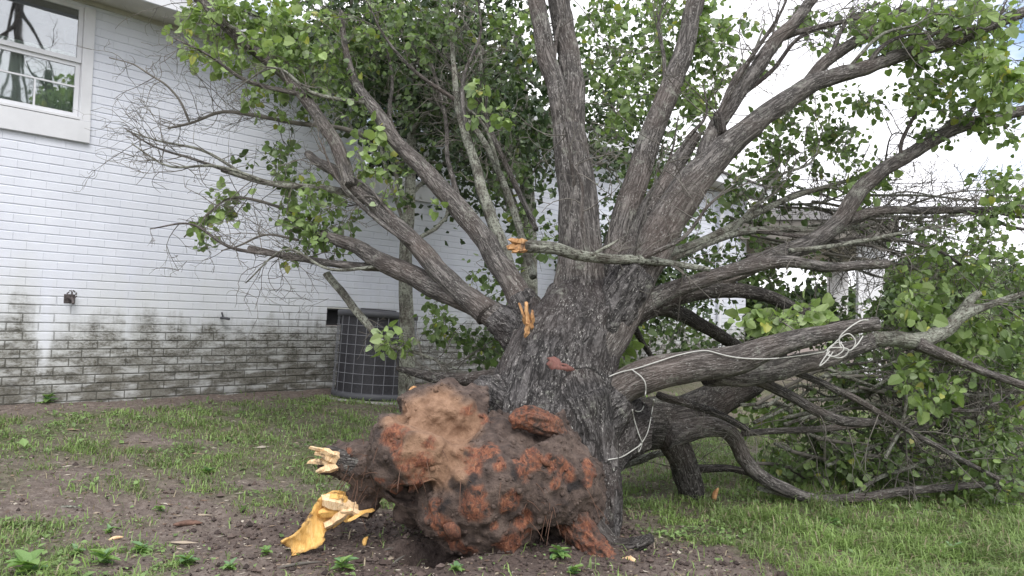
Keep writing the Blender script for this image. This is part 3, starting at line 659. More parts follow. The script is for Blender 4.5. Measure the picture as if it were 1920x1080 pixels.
# thinner side branches fanning out of the main limbs
BR = np.random.default_rng(2024); mains = [l for l in LIMBS[:36] if l[1].mean() > .016]; made = 0
while made < 46:
    pts_, rad_, _ = mains[BR.integers(0, len(mains))]; i = BR.integers(len(pts_)//3, len(pts_)); px, py, pz = (float(q) for q in proj(pts_[i]))
    if not (380 < px < 1900 and 0 < py < 500) or rad_[i] < .008: continue
    a0 = math.atan2(py-640, px-1080)+BR.normal(0, .38); ln = BR.uniform(110, 300); w0 = float(min(BR.uniform(8, 13), rad_[i]*2*F/pz*.7)); c1, c2 = BR.normal(0, .16, 2)
    q1 = (px+ln*.4*math.cos(a0+c1), py+ln*.4*math.sin(a0+c1)); q2 = (px+ln*.72*math.cos(a0+c2), py+ln*.72*math.sin(a0+c2))
    q3 = (px+ln*math.cos(a0), py+ln*math.sin(a0)); dl = BR.uniform(-.15, .35)
    if (P(*q3, pz+dl)-W0) @ WN < .25: continue
    limb([(px, py, w0), (*q1, w0*.8), (*q2, w0*.55), (*q3, 2.5)], pz, pz+dl, LI if made % 3 == 0 else M_bark, 7); made += 1
# trunk: swollen base and crotch, one skin
def remesh(name, chains, voxel, smooth_it=6):
    bm = bmesh.new()
    for pts, rad in chains:
        v, q, b_ = tube_arrays(pts, rad, 20); vs = [bm.verts.new(p) for p in v]; n = len(pts)
        for f in q: bm.faces.new([vs[i] for i in f])
        bm.faces.new(vs[:20][::-1]); bm.faces.new(vs[-20:])
    me = bpy.data.meshes.new(name); bm.to_mesh(me); bm.free()
    o = bpy.data.objects.new(name, me); COL.objects.link(o)
    md = o.modifiers.new('r', 'REMESH'); md.mode = 'VOXEL'; md.voxel_size = voxel
    if smooth_it: ms_ = o.modifiers.new('s', 'SMOOTH'); ms_.iterations = smooth_it; ms_.factor = .5
    dg = bpy.context.evaluated_depsgraph_get(); m2 = bpy.data.meshes.new_from_object(o.evaluated_get(dg)); bpy.data.objects.remove(o)
    m2.name = name; return m2
def chain(pts, d0, d1, k=24):
    pts = np.array(pts, float); s = np.linspace(0, 1, len(pts)); X3 = np.array([[*P(p[0], p[1], d0+(d1-d0)*q), p[2]*.5*(d0+(d1-d0)*q)/F] for p, q in zip(pts, s)])
    C = catmull(X3, k); return C[:, :3], np.maximum(C[:, 3], .004)
def getv(me): a = np.zeros(len(me.vertices)*3, np.float32); me.vertices.foreach_get('co', a); return a.reshape(-1, 3).astype(float)
def getn(me): a = np.zeros(len(me.vertices)*3, np.float32); me.vertices.foreach_get('normal', a); return a.reshape(-1, 3).astype(float)
def displ(me, d):
    v = getv(me)+getn(me)*d[:, None]; me.vertices.foreach_set('co', v.astype(np.float32).ravel()); me.update()
TCH = [chain([(1015, 960, 270), (1020, 860, 262), (1030, 780, 246), (1050, 690, 214), (1078, 610, 170), (1088, 540, 100)], 3.68, 3.98),
                      chain([(1062, 720, 150), (1098, 650, 112), (1143, 590, 92), (1195, 508, 74)], 3.8, 3.9),
                      chain([(1040, 730, 140), (990, 640, 84), (935, 598, 58)], 3.85, 4.1),
                      chain([(1060, 700, 120), (1020, 630, 74), (975, 560, 54)], 3.9, 4.08),
                      chain([(1080, 680, 110), (1118, 600, 72), (1150, 500, 52)], 3.95, 4.1),
                      chain([(1060, 860, 170), (1100, 800, 130), (1160, 738, 80)], 3.75, 3.76),
                      chain([(1085, 740, 110), (1110, 860, 90), (1122, 960, 80), (1125, 1030, 60)], 3.62, 3.55),
                      chain([(1000, 800, 160), (930, 745, 90), (890, 728, 40)], 3.7, 3.75),
                      chain([(1090, 850, 150), (1140, 810, 124), (1190, 795, 108)], 3.8, 4.0)]
tm = remesh('trunk', TCH, .009, 10)
v = getv(tm); d = .016*vnoise(v*np.array([1, 1, .45]), 9, 3, 71)+.014*(.5-np.abs(vnoise(v*np.array([1, 1, .3]), 22, 3, 72)))*2
displ(tm, d); 
for p in tm.polygons: p.use_smooth = True
v = getv(tm); cc_, tt_, ss_, ch_ = [], [], [], []
for ci, (p_, r_) in enumerate(TCH):
    g_ = unit(np.gradient(p_, axis=0)); cc_.append(p_); tt_.append(g_); ss_.append(np.concatenate([[0], np.cumsum(np.linalg.norm(np.diff(p_, axis=0), axis=1))])-ci*0.0); ch_.append(r_)
cc_, tt_, ss_, ch_ = np.vstack(cc_), np.vstack(tt_), np.concatenate(ss_), np.concatenate(ch_); bk = np.zeros_like(v)
for i in range(0, len(v), 4000):
    d2 = np.linalg.norm(v[i:i+4000, None]-cc_[None], axis=2)/ch_[None]; k = d2.argmin(1); T_ = tt_[k]; of = v[i:i+4000]-cc_[k]
    e1 = unit(np.array([1., 0, 0])-T_*T_[:, :1]); e2 = np.cross(T_, e1); bk[i:i+4000] = np.stack([(of*e1).sum(1), (of*e2).sum(1), ss_[k]+(of*T_).sum(1)], -1)
attr(tm, 'bk', 'FLOAT_VECTOR', bk)
trunk = ob('trunk', tm, M_trunk); tk(trunk)
# root ball
bc = [chain([(800, 800, 150), (790, 840, 190), (800, 880, 180)], 3.34, 3.36), chain([(850, 830, 190), (900, 900, 280), (940, 960, 240)], 3.42, 3.40),
      chain([(760, 800, 120), (830, 780, 130), (900, 790, 130)], 3.40, 3.5), chain([(960, 850, 260), (990, 920, 270), (990, 980, 200)], 3.48, 3.42),
      chain([(900, 940, 210), (930, 990, 180), (945, 1035, 110)], 3.35, 3.30), chain([(760, 860, 120), (690, 870, 100), (640, 862, 66), (612, 855, 44)], 3.42, 3.46),
      chain([(700, 880, 110), (680, 930, 80), (650, 950, 50)], 3.45, 3.4), chain([(1050, 900, 170), (1075, 960, 120), (1085, 1000, 90)], 3.5, 3.4),
      chain([(780, 920, 140), (770, 950, 90), (745, 960, 60)], 3.42, 3.45), chain([(1080, 870, 120), (1090, 940, 90), (1095, 990, 60)], 3.55, 3.45),
      chain([(1010, 790, 110), (1030, 830, 120), (1040, 880, 130)], 3.5, 3.5)]
bmesh_ = remesh('root_ball', bc, .0075, 10); v = getv(bmesh_)
displ(bmesh_, .042*vnoise(v, 6, 3, 81)+.020*vnoise(v, 15, 3, 82)); v = getv(bmesh_)
displ(bmesh_, .010*vnoise(v, 24, 2, 83)+.0015*vnoise(v, 70, 2, 84)); v = getv(bmesh_)
sx, sy, sz = proj(v)
def at_ball(px, py, d=3.4): return P(px, py, d)
tree_ball = BVHTree.FromPolygons([tuple(q) for q in v], [tuple(p.vertices) for p in bmesh_.polygons])
def hit(bvh, px, py, fallback):
    r = Vector(ray(px, py)).normalized(); h = bvh.ray_cast(Vector(CC), r)
    return (np.array(h[0]), np.array(h[1])) if h[0] is not None else (P(px, py, fallback), -np.array(r))
sand = np.zeros(len(v)); torn = np.zeros(len(v)); blk = np.zeros(len(v))
jit = v+np.stack([vnoise(v, 14, 3, 90+i) for i in range(3)], -1)*.035
def patch(arr, px, py, rpx, k=1.):
    c, _ = hit(tree_ball, px, py, 3.4); r = rpx*1.02*3.3/F
    np.maximum(arr, k*(1-sstep(r*.7, r*1.15, np.linalg.norm(jit-c, axis=1))), out=arr)
for q in ((815, 800, 78), (770, 790, 50), (860, 810, 52), (820, 850, 70), (850, 780, 45)): patch(sand, *q)
for q in ((735, 810, 26), (745, 840, 18), (805, 830, 12), (742, 910, 17), (780, 900, 18), (880, 770, 16), (905, 790, 16), (885, 850, 24), (915, 850, 20), (890, 875, 22), (815, 965, 30), (835, 990, 26), (850, 1015, 20), (885, 950, 34), (900, 920, 16),
          (960, 940, 22), (975, 970, 20), (955, 1025, 32), (870, 1030, 22), (1000, 860, 22), (985, 880, 20), (1035, 870, 18), (1060, 885, 20), (1105, 880, 22), (1100, 905, 14), (760, 870, 18), (795, 870, 20), (710, 900, 12), (940, 870, 14), (1040, 910, 14), (990, 1000, 16), (650, 860, 14), (925, 985, 12)): patch(torn, *q)
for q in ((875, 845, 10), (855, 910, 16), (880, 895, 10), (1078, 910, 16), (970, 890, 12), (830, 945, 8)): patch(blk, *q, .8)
for nme, arr in (('sand', sand), ('torn', torn), ('black', blk)): attr(bmesh_, nme, 'FLOAT', arr)
for p in bmesh_.polygons: p.use_smooth = True
ball = ob('root_ball', bmesh_, M_ball); tk(ball); ball['label'] = 'soil-caked root ball with torn orange bark'
bn_ = getn(bmesh_); gq = np.random.default_rng(77); ids = gq.integers(0, len(v), 1800); ids = ids[(sand[ids] < .5) | (gq.random(len(ids)) < .15)]
ico = bmesh.new(); bmesh.ops.create_icosphere(ico, subdivisions=1, radius=1); iv = np.array([q.co for q in ico.verts]); ifc = np.array([[q.index for q in f.verts] for f in ico.faces]); ico.free()
sz_ = 0.0048*gq.lognormal(0, .5, len(ids)); lv_ = v[ids][:, None]+(iv[None]*gq.uniform(.6, 1.4, (len(ids), len(iv), 1)))*sz_[:, None, None]
lme = mesh_np('soil_lumps', lv_.reshape(-1, 3), (ifc[None]+np.arange(len(ids))[:, None, None]*len(iv)).ravel(), 3, True)
for nme, arr in (('sand', sand), ('torn', torn*.8), ('black', blk)): attr(lme, nme, 'FLOAT', np.repeat(arr[ids], len(iv)))
lo_ = ob('soil_lumps', lme, M_ball); tk(lo_); lo_['kind'] = 'stuff'
# torn roots standing out of the ball
def rootchunk(pts, d0, d1, m, seed, name='torn_root', ridge=.16, end=None):
    p, r = chain(pts, d0, d1, 22); o = tube_obj(name, p, r, m, None, 16, ridge, seed, end, .2); return tk(o)
def rough(pts, d0, d1, seed, name='torn_root', vox=.0055, amp=.012, m=None):
    me = remesh(name, [chain(pts, d0, d1, 14)], vox, 3); v = getv(me); ax = unit(P(pts[-1][0], pts[-1][1], d1)-P(pts[0][0], pts[0][1], d0))
    q = v-(v @ ax)[:, None]*ax*.7
    displ(me, amp*vnoise(q, 16, 3, seed)+amp*.9*(.5-np.abs(vnoise(q, 34, 3, seed+1))*2)); v = getv(me)
    displ(me, amp*.25*vnoise(v, 90, 2, seed+2)); v = getv(me)
    attr(me, 'torn', 'FLOAT', np.clip(.75+1.1*vnoise(v, 15, 3, seed+4), 0, 1)); attr(me, 'sand', 'FLOAT', np.zeros(len(v))); attr(me, 'black', 'FLOAT', np.clip(vnoise(v, 20, 2, seed+9)*1.6-.75, 0, .8))
    for p in me.polygons: p.use_smooth = True
    return tk(ob(name, me, m or M_ball))
rough([(958, 792, 26), (985, 784, 44), (1015, 792, 46), (1040, 804, 38), (1058, 822, 22)], 3.29, 3.34, 201)
rough([(1055, 940, 70), (1085, 990, 66), (1112, 1025, 54), (1140, 1050, 36), (1156, 1058, 20)], 3.38, 3.22, 202, amp=.014)
rootchunk([(1090, 960, 50), (1125, 1005, 48), (1155, 1028, 40), (1190, 1022, 30), (1222, 1008, 20)], 3.45, 3.28, M_bark_dark, 203)
rough([(1176, 1046, 14), (1183, 1060, 22), (1187, 1078, 18)], 3.2, 3.17, 204, m=M_wood_pale)
rootchunk([(700, 875, 70), (660, 866, 60), (632, 860, 46), (612, 858, 42)], 3.40, 3.42, M_bark_dark, 205, ridge=.25, end=M_wood_pale)
rough([(812, 888, 10), (792, 894, 24), (778, 908, 22), (768, 924, 8)], 3.27, 3.25, 206, amp=.006)
rough([(790, 762, 16), (787, 745, 24), (778, 735, 22), (770, 728, 12)], 3.5, 3.5, 207, m=M_wood)
rough([(943, 928, 16), (960, 938, 32), (972, 952, 32), (980, 974, 18)], 3.20, 3.20, 208, amp=.006)
rough([(738, 904, 20), (744, 912, 30), (750, 922, 16)], 3.26, 3.26, 209, amp=.005)
rough([(728, 790, 14), (733, 812, 26), (742, 838, 30), (756, 856, 16)], 3.25, 3.24, 210, amp=.007)
rough([(805, 940, 24), (818, 965, 44), (836, 990, 44), (852, 1012, 24)], 3.25, 3.22, 211, amp=.011)
rough([(880, 935, 24), (888, 952, 44), (884, 975, 28)], 3.18, 3.18, 212, amp=.011)
# pale splinters at the broken root and at the crotch
def splinter(name, px, d, m, w0=.012, seed=0):
    g = np.random.default_rng(seed); p = [P(a, b_, d+c_) for a, b_, c_ in px]; C = catmull(p, 7)+g.normal(0, .0025, (7, 3))
    v, q, _ = tube_arrays(C, w0*np.array([1, 1.15, 1.15, 1.2, 1.1, 1.05, .85])*1.15*g.uniform(.85, 1.15, 7), 5); ax = unit(g.normal(0, 1, 3)); ce = np.repeat(C, 5, 0)
    of = v-ce; v = ce+of-ax*(of @ ax)[:, None]*.5+g.normal(0, w0*.07, v.shape); v[-5:] += unit(C[-1]-C[-2])*g.uniform(-.008, .014, (5, 1))
    fs = [tuple(x) for x in q]+[(0, 1, 2, 3, 4), (34, 33, 32, 31, 30)]
    return tk(MB().poly(v, fs).build(name, m))
for i, (a, b_, c_, e_, ww) in enumerate(((640, 858, 583, 840, .014), (645, 862, 590, 850, .012), (640, 868, 580, 866, .010), (640, 876, 598, 884, .011), (636, 862, 606, 846, .020), (640, 872, 612, 880, .018), (628, 868, 608, 862, .022))):
    splinter('splinter', [(a, b_, 0), ((a+c_)/2, (b_+e_)/2-2, -.02), (c_, e_, -.03)], 3.38, M_wood_pale, ww, 300+i)
for i, (a, b_, c_, e_, ww) in enumerate(((990, 632, 986, 572, .011), (985, 606, 974, 572, .009), (997, 618, 997, 586, .008), (984, 634, 989, 600, .010))):
    splinter('splinter', [(a, b_, 0), ((a+c_)/2+2, (b_+e_)/2, -.02), (c_, e_, -.02)], 3.72, M_wood, ww, 320+i)
for i, (a, b_, c_, e_) in enumerate(((986, 455, 958, 450), (986, 464, 955, 462), (986, 470, 962, 472))):
    splinter('splinter', [(a, b_, 0), ((a+c_)/2, (b_+e_)/2, -.01), (c_, e_, -.01)], 3.62, M_wood, .014, 340+i)
# peeled slab of yellow wood folded down from the broken root
Lp = [(640, 922), (606, 928), (583, 960), (566, 985), (548, 1004), (527, 1014)]; Rp = [(664, 958), (634, 985), (612, 996), (604, 1006), (600, 1024), (546, 1043)]
Dp = [3.36, 3.30, 3.27, 3.24, 3.22, 3.20]
rows = 26; cols = 9
Lq = catmull([P(x, y, d-.03) for (x, y), d in zip(Lp, Dp)], rows); Rq = catmull([P(x, y, d) for (x, y), d in zip(Rp, Dp)], rows)
vv = []; nf = []
for side in (0, 1):
    for i in range(rows):
        for j in range(cols):
            s = j/(cols-1); p = Lq[i]*(1-s)+Rq[i]*s; bow = math.sin(s*math.pi)*.035*(1-.4*i/rows)
            jag = RNG.normal(0, .007) if j in (0, cols-1) or i in (0, rows-1) else 0
            vv.append(p+np.array([jag, bow+side*.020+.004*math.sin(i*1.9+j), jag*.8]))
k = rows*cols
for i in range(rows-1):
    for j in range(cols-1):
        a = i*cols+j; nf.append((a, a+1, a+cols+1, a+cols)); nf.append((k+a, k+a+cols, k+a+cols+1, k+a+1))
for i in range(rows-1): a = i*cols; nf.append((a, a+cols, k+a+cols, k+a)); a += cols-1; nf.append((a, k+a, k+a+cols, a+cols))
for j in range(cols-1): nf.append((j, k+j, k+j+1, j+1)); a = (rows-1)*cols+j; nf.append((a, a+1, k+a+1, k+a))
slab = MB().poly(vv, nf).build('peeled_slab', M_wood_yel, None, 0, True); tk(slab); slab['label'] = 'curled slab of bright yellow peeled wood'
for i, (a, b_, c_, e_, ww) in enumerate(((668, 958, 606, 936, .024), (660, 968, 598, 962, .020), (666, 950, 612, 986, .020), (655, 945, 622, 930, .018), (690, 965, 640, 960, .010), (700, 955, 655, 975, .008))):
    splinter('splinter', [(a, b_, .03), ((a+c_)/2, (b_+e_)/2-3, -.01), (c_, e_, -.03)], 3.30, M_wood_yel if i % 2 else M_wood_pale, ww, 360+i)
# hanging root fibres
FV, FQ, FO = [], [], 0
for i in range(110):
    px, py = random.choice([(700, 880), (660, 880), (690, 920), (760, 880), (880, 900), (1000, 960), (1060, 930), (650, 945), (1040, 990)])
    px += RNG.normal(0, 45); py += RNG.normal(0, 25); c, n = hit(tree_ball, px, py, 3.45)
    dirv = n*.8+RNG.normal(0, .6, 3); dirv /= np.linalg.norm(dirv); ln = RNG.uniform(.03, .12)
    pts = [c-n*.005+dirv*ln*s+np.array([0, 0, -.5*ln*s*s]) for s in (0, .35, .7, 1)]
    a, q, _ = tube_arrays(catmull(pts, 6), np.linspace(.0022, .0008, 6), 4); FV.append(a); FQ.append(q+FO); FO += len(a)
fo = ob('root_fibres', mesh_np('root_fibres', np.vstack(FV), np.vstack(FQ), 4), simple('root_fibre', (.11, .06, .04), .9)); tk(fo); fo['kind'] = 'stuff'
# bark wound on the trunk
TB = BVHTree.FromPolygons([tuple(q) for q in getv(tm)], [tuple(p.vertices) for p in tm.polygons])
wv = []; wf = []
for ring_i, (rx, ry) in enumerate(((0, 0), (11, 5), (20, 9), (25, 13))):
    for k in range(1 if ring_i == 0 else 18):
        a0 = k/18*2*math.pi; jx = 1+.25*math.sin(3*a0+1)+.12*math.sin(7*a0)
        px = 1048+rx*math.cos(a0)*jx*1.1+.35*ry*math.sin(a0); py = 684+ry*math.sin(a0)*jx+.35*rx*math.cos(a0)*.8
        c, n = hit(TB, px, py, 3.6); wv.append(c+n*(.007 if ring_i < 3 else -.004))
for k in range(18): wf.append((0, 1+k, 1+(k+1) % 18))
for rr in range(2):
    for k in range(18): a, b_ = 1+rr*18+k, 1+rr*18+(k+1) % 18; wf.append((a, a+18, b_+18, b_))
tk(MB().poly(wv, wf).build('bark_wound', M_red, None, 0, True))

# ------------------------------------------------------------------ foliage of the fallen tree
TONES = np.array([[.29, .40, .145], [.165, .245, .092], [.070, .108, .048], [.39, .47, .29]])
nodes = np.vstack([l[0][int(len(l[0])*.25):] for l in LIMBS]); nrad = np.concatenate([l[1][int(len(l[0])*.25):] for l in LIMBS])
REG = [ # cx, cy, rx, ry, depth0, depth1, clusters, tone (0 pale bright .. 2 dark), leaves
 (440, 60, 115, 75, 4.9, 5.5, 62, 0, 9), (560, 110, 70, 70, 4.9, 5.4, 26, .6, 8), (500, 180, 40, 30, 5., 5.3, 8, .4, 7), (600, 190, 90, 70, 4.9, 5.6, 24, 1.2, 7),
 (530, 45, 110, 60, 5.0, 5.8, 34, .9, 8), (640, 130, 70, 120, 5.2, 5.9, 46, 1.3, 8), (680, 275, 34, 50, 4.7, 5.0, 16, 0, 8), (730, 370, 26, 22, 4.6, 4.8, 4, .4, 6),
 (580, 395, 62, 50, 4.8, 5.3, 34, .7, 8), (500, 300, 50, 40, 5.0, 5.4, 12, 1.2, 6), (430, 385, 34, 22, 5.2, 5.3, 8, .3, 6), (372, 420, 14, 14, 5.25, 5.3, 3, .4, 6), (378, 468, 12, 18, 5.25, 5.3, 2, .8, 4),
 (560, 330, 40, 22, 5., 5.2, 8, 1., 6), (640, 420, 40, 60, 4.8, 5.3, 12, 1.2, 6), (560, 470, 40, 20, 4.9, 5.1, 7, .9, 6),
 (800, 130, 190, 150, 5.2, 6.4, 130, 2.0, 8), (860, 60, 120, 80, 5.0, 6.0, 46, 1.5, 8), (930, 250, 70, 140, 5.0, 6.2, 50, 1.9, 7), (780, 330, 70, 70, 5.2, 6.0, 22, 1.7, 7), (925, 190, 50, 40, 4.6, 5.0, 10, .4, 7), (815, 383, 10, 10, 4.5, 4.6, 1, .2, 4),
 (720, 60, 110, 70, 5.0, 5.8, 52, 1.3, 8), (670, 30, 90, 40, 5.0, 5.6, 24, .7, 8), (985, 60, 40, 60, 4.9, 5.5, 20, 1., 8), (960, 350, 40, 60, 5.4, 6., 16, 1.6, 7),
 (1200, 90, 100, 100, 4.9, 5.8, 70, .9, 8), (1180, 180, 60, 60, 4.7, 5.4, 26, .8, 8), (1310, 120, 60, 110, 4.7, 5.3, 46, .8, 8), (1290, 200, 50, 40, 4.5, 5.0, 16, .6, 8), (1150, 270, 40, 60, 5.0, 5.8, 16, 1.1, 7), (1330, 40, 60, 50, 4.7, 5.2, 20, .6, 8), (1120, 30, 40, 50, 4.8, 5.4, 18, 1., 8),
 (1400, 90, 60, 70, 4.8, 5.3, 12, 1., 6), (1560, 40, 80, 40, 4.6, 5.1, 16, .8, 7), (1690, 60, 90, 60, 4.4, 5.0, 40, .5, 8), (1830, 60, 90, 60, 4.3, 4.9, 36, .4, 8), (1880, 140, 50, 50, 4.1, 4.6, 24, .3, 8), (1760, 150, 70, 50, 4.5, 5.0, 28, .7, 8),
 (1790, 210, 80, 50, 4.6, 5.2, 18, 1., 6), (1580, 190, 80, 30, 4.8, 5.2, 16, .9, 6), (1480, 250, 70, 50, 4.6, 5.2, 22, 1., 6), (1540, 270, 80, 50, 4.8, 5.4, 22, 1., 6), (1620, 300, 60, 40, 4.8, 5.3, 10, .9, 6), (1420, 310, 70, 50, 4.7, 5.3, 16, 1.2, 6),
 (1880, 360, 45, 60, 4.4, 4.9, 18, .9, 7), (1860, 250, 50, 30, 4.7, 5., 8, .8, 6), (1600, 340, 60, 30, 4.7, 5.1, 10, .3, 6), (1440, 370, 90, 40, 5.0, 5.8, 26, 1.4, 7), (1760, 440, 140, 50, 4.9, 5.8, 30, 1.1, 7),
 (1350, 450, 100, 70, 4.8, 5.8, 44, 1.5, 7), (1480, 520, 110, 60, 4.9, 6.0, 46, 1.5, 7), (1440, 595, 55, 26, 3.95, 4.1, 12, 0, 6), (1505, 595, 50, 22, 3.95, 4.15, 10, 0, 6), (1300, 640, 90, 40, 4.8, 5.6, 26, 1.5, 7),
 (1690, 570, 40, 40, 4.1, 4.5, 14, .2, 7), (1760, 540, 90, 70, 4.6, 5.6, 46, .7, 8), (1860, 500, 70, 80, 4.6, 5.6, 40, .9, 8), (1820, 620, 90, 40, 4.4, 5.0, 26, .5, 8), (1600, 560, 60, 60, 5.0, 6.0, 22, 1.4, 7),
 (1740, 720, 60, 50, 4.1, 4.6, 26, .5, 8), (1850, 760, 90, 80, 4.5, 5.4, 60, 1., 8), (1650, 700, 90, 50, 4.6, 5.5, 44, 1.2, 8), (1560, 760, 110, 60, 4.8, 5.6, 50, 1.3, 8), (1760, 830, 130, 70, 4.5, 5.4, 66, 1., 8), (1880, 880, 60, 70, 4.3, 4.9, 36, .9, 8), (1600, 860, 110, 50, 4.6, 5.3, 50, 1.1, 8), (1440, 780, 50, 40, 4.7, 5.2, 18, .7, 7), (1470, 870, 70, 40, 4.7, 5.2, 24, 1., 7), (1850, 935, 80, 22, 4.3, 4.6, 14, .8, 7), (1680, 915, 120, 20, 4.7, 5.0, 12, 1.1, 6), (1570, 870, 60, 30, 4.5, 4.9, 16, .6, 7), (1900, 650, 40, 60, 4.6, 5.2, 20, 1.2, 8),
 (735, 637, 30, 16, 4.5, 4.7, 7, .1, 6), (825, 600, 24, 42, 4.5, 4.9, 14, 1., 7), (900, 650, 44, 40, 4.6, 5.2, 20, 1.7, 7), (1150, 660, 22, 30, 4.2, 4.6, 8, .4, 6), (1190, 690, 40, 30, 4.5, 5., 10, 1.2, 6), (1190, 630, 22, 26, 4.5, 4.9, 6, .5, 6), (720, 330, 26, 22, 4.8, 5.0, 6, .7, 6), (920, 540, 50, 60, 4.8, 5.4, 14, 1.3, 6), (1010, 430, 50, 60, 4.6, 5.4, 14, 1.2, 6), (1220, 420, 40, 80, 4.9, 5.6, 12, 1.3, 6), (1225, 365, 25, 25, 4.4, 4.7, 3, .7, 5)]
def thin(cx, cy):
    if 600 < cx < 1050 and cy < 400: return .52
    if 1080 < cx < 1400 and cy < 300: return .72
    if cx > 1380 and cy < 400: return .95
    if cx > 1200 and cy < 680: return .85
    if cx > 1380: return .78
    return .85
cl = []
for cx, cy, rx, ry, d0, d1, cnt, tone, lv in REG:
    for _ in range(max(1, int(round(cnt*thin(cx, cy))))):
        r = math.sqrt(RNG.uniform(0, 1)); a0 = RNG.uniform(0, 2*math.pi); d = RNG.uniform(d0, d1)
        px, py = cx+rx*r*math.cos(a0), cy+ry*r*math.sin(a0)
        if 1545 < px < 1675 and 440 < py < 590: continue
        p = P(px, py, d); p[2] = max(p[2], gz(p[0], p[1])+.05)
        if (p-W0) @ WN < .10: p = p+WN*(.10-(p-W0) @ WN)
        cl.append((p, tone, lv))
cp_ = np.array([c[0] for c in cl])
def near(p, A): d = ((A-p)**2).sum(1); i = int(d.argmin()); return i, math.sqrt(d[i])
dist0 = np.array([near(p, nodes)[1] for p in cp_]); order = np.argsort(dist0)
TV, TQ, TOff = [], [], 0
def add_tube(pts, rad, sides=4):
    global TOff
    a, q, _ = tube_arrays(pts, rad, sides); TV.append(a); TQ.append(q+TOff); TOff += len(a)
allN = np.zeros((len(nodes)+len(cl)*4, 3)); allR = np.zeros(len(allN)); nN = len(nodes); allN[:nN] = nodes; allR[:nN] = nrad
LP, LD, LN_, LS, LC = [], [], [], [], []
def leaves_at(p, n, tone, spread, size=.068, store=None):
    for _ in range(n):
        dv = unit(RNG.normal(0, 1, 3)+np.array([0, 0, -.35])); q = p+dv*RNG.uniform(.012, spread)
        nv = unit(np.cross(dv, RNG.normal(0, 1, 3))); 
        if nv[2] < 0 and RNG.uniform() < .6: nv = -nv
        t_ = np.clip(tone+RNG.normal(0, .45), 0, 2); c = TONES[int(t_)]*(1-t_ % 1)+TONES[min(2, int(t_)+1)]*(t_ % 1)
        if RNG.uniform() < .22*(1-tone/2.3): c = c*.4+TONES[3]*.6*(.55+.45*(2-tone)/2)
        if RNG.uniform() < .04: c = c*np.array([1.5, 1.15, .7])
        LP.append(q); LD.append(dv); LN_.append(nv); LS.append(size*float(np.clip(RNG.lognormal(-.22, .33), .38, 1.35))); LC.append(c*RNG.uniform(.85, 1.15))
for i in order:
    p, tone, lv = cl[i]; k, dd = near(p, allN[:nN]); a = allN[k]; ln = dd
    if ln > .9: a = p+unit((a-p)[None])[0]*.5; ln = .5
    md = (a+p)/2+RNG.normal(0, .10, 3)*ln+np.array([0, 0, .08*ln]); m2 = p*.72+md*.28+RNG.normal(0, .03, 3)*ln*2
    C = catmull([a, md, m2, p], 7); r0 = float(np.clip(.0022+.007*ln, .002, .008)); r0 = min(r0, allR[k]*.8+.001)
    add_tube(C, np.linspace(r0, .0013, 7), 5 if r0 > .004 else 4)
    allN[nN:nN+3] = C[[2, 4, 6]]; allR[nN:nN+3] = [r0*.8, r0*.6, r0*.4]; nN += 3
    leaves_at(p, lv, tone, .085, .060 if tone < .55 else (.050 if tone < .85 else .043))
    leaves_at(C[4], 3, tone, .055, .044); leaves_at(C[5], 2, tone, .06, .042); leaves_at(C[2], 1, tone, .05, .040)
    for _ in range(RNG.integers(1, 4)):       # bare side spurs
        q = C[RNG.integers(1, 6)]; e = q+RNG.normal(0, .055, 3); add_tube(catmull([q, (q+e)/2+RNG.normal(0, .01, 3), e], 4), np.linspace(.0018, .0009, 4), 4)
# bare twigs: sprays on every thin limb and over the wall
def spray(p0, dirv, ln, lev, r):
    C = [p0]; d = dirv
    for _ in range(4): d = unit((d+RNG.normal(0, .28, 3))[None])[0]; C.append(C[-1]+d*ln/4)
    C = np.array(C); C = [q if (q-W0) @ WN > .03 else q+WN*(.03-(q-W0) @ WN) for q in C]; C = np.array(C)
    add_tube(catmull(C, 7), np.linspace(r, max(.0008, r*.45), 7), 4)
    if lev:
        for _ in range(RNG.integers(2, 5)):
            q = C[RNG.integers(1, 5)]; spray(q, unit((d+RNG.normal(0, .75, 3))[None])[0], ln*RNG.uniform(.3, .6), lev-1, r*.65)
for pts, rad, o in LIMBS:
    n = len(pts); px, py, pz = proj(pts)
    k = int(np.clip(np.linalg.norm(np.diff(pts, axis=0), axis=1).sum()*11, 3, 24))
    for _ in range(k):
        i = RNG.integers(n//3, n)
        if rad[i] > .035: continue
        tg = unit((pts[min(i+1, n-1)]-pts[max(i-1, 0)])[None])[0]
        spray(pts[i], unit((tg*.7+RNG.normal(0, .6, 3))[None])[0], RNG.uniform(.12, .46), 1 if RNG.uniform() < .5 else 2, min(rad[i]*.5, .0034))
for poly in ([(560, 232), (470, 215), (415, 210), (360, 230), (330, 180)], [(640, 245), (560, 235), (500, 225), (450, 212)], [(560, 480), (640, 500), (590, 560)]):
    for a in range(len(poly)):
        for _ in range(9):
            p = P(poly[a][0]+RNG.normal(0, 22), poly[a][1]+RNG.normal(0, 8), RNG.uniform(5.15, 5.5)); spray(p, unit(np.array([[-.8, .0, RNG.uniform(-.5, .9)]])+RNG.normal(0, .3, 3))[0], RNG.uniform(.12, .28), 1, .0012)
two = ob('twigs', mesh_np('twigs', np.vstack(TV), np.vstack(TQ), 4), M_twig); tk(two); two['kind'] = 'stuff'
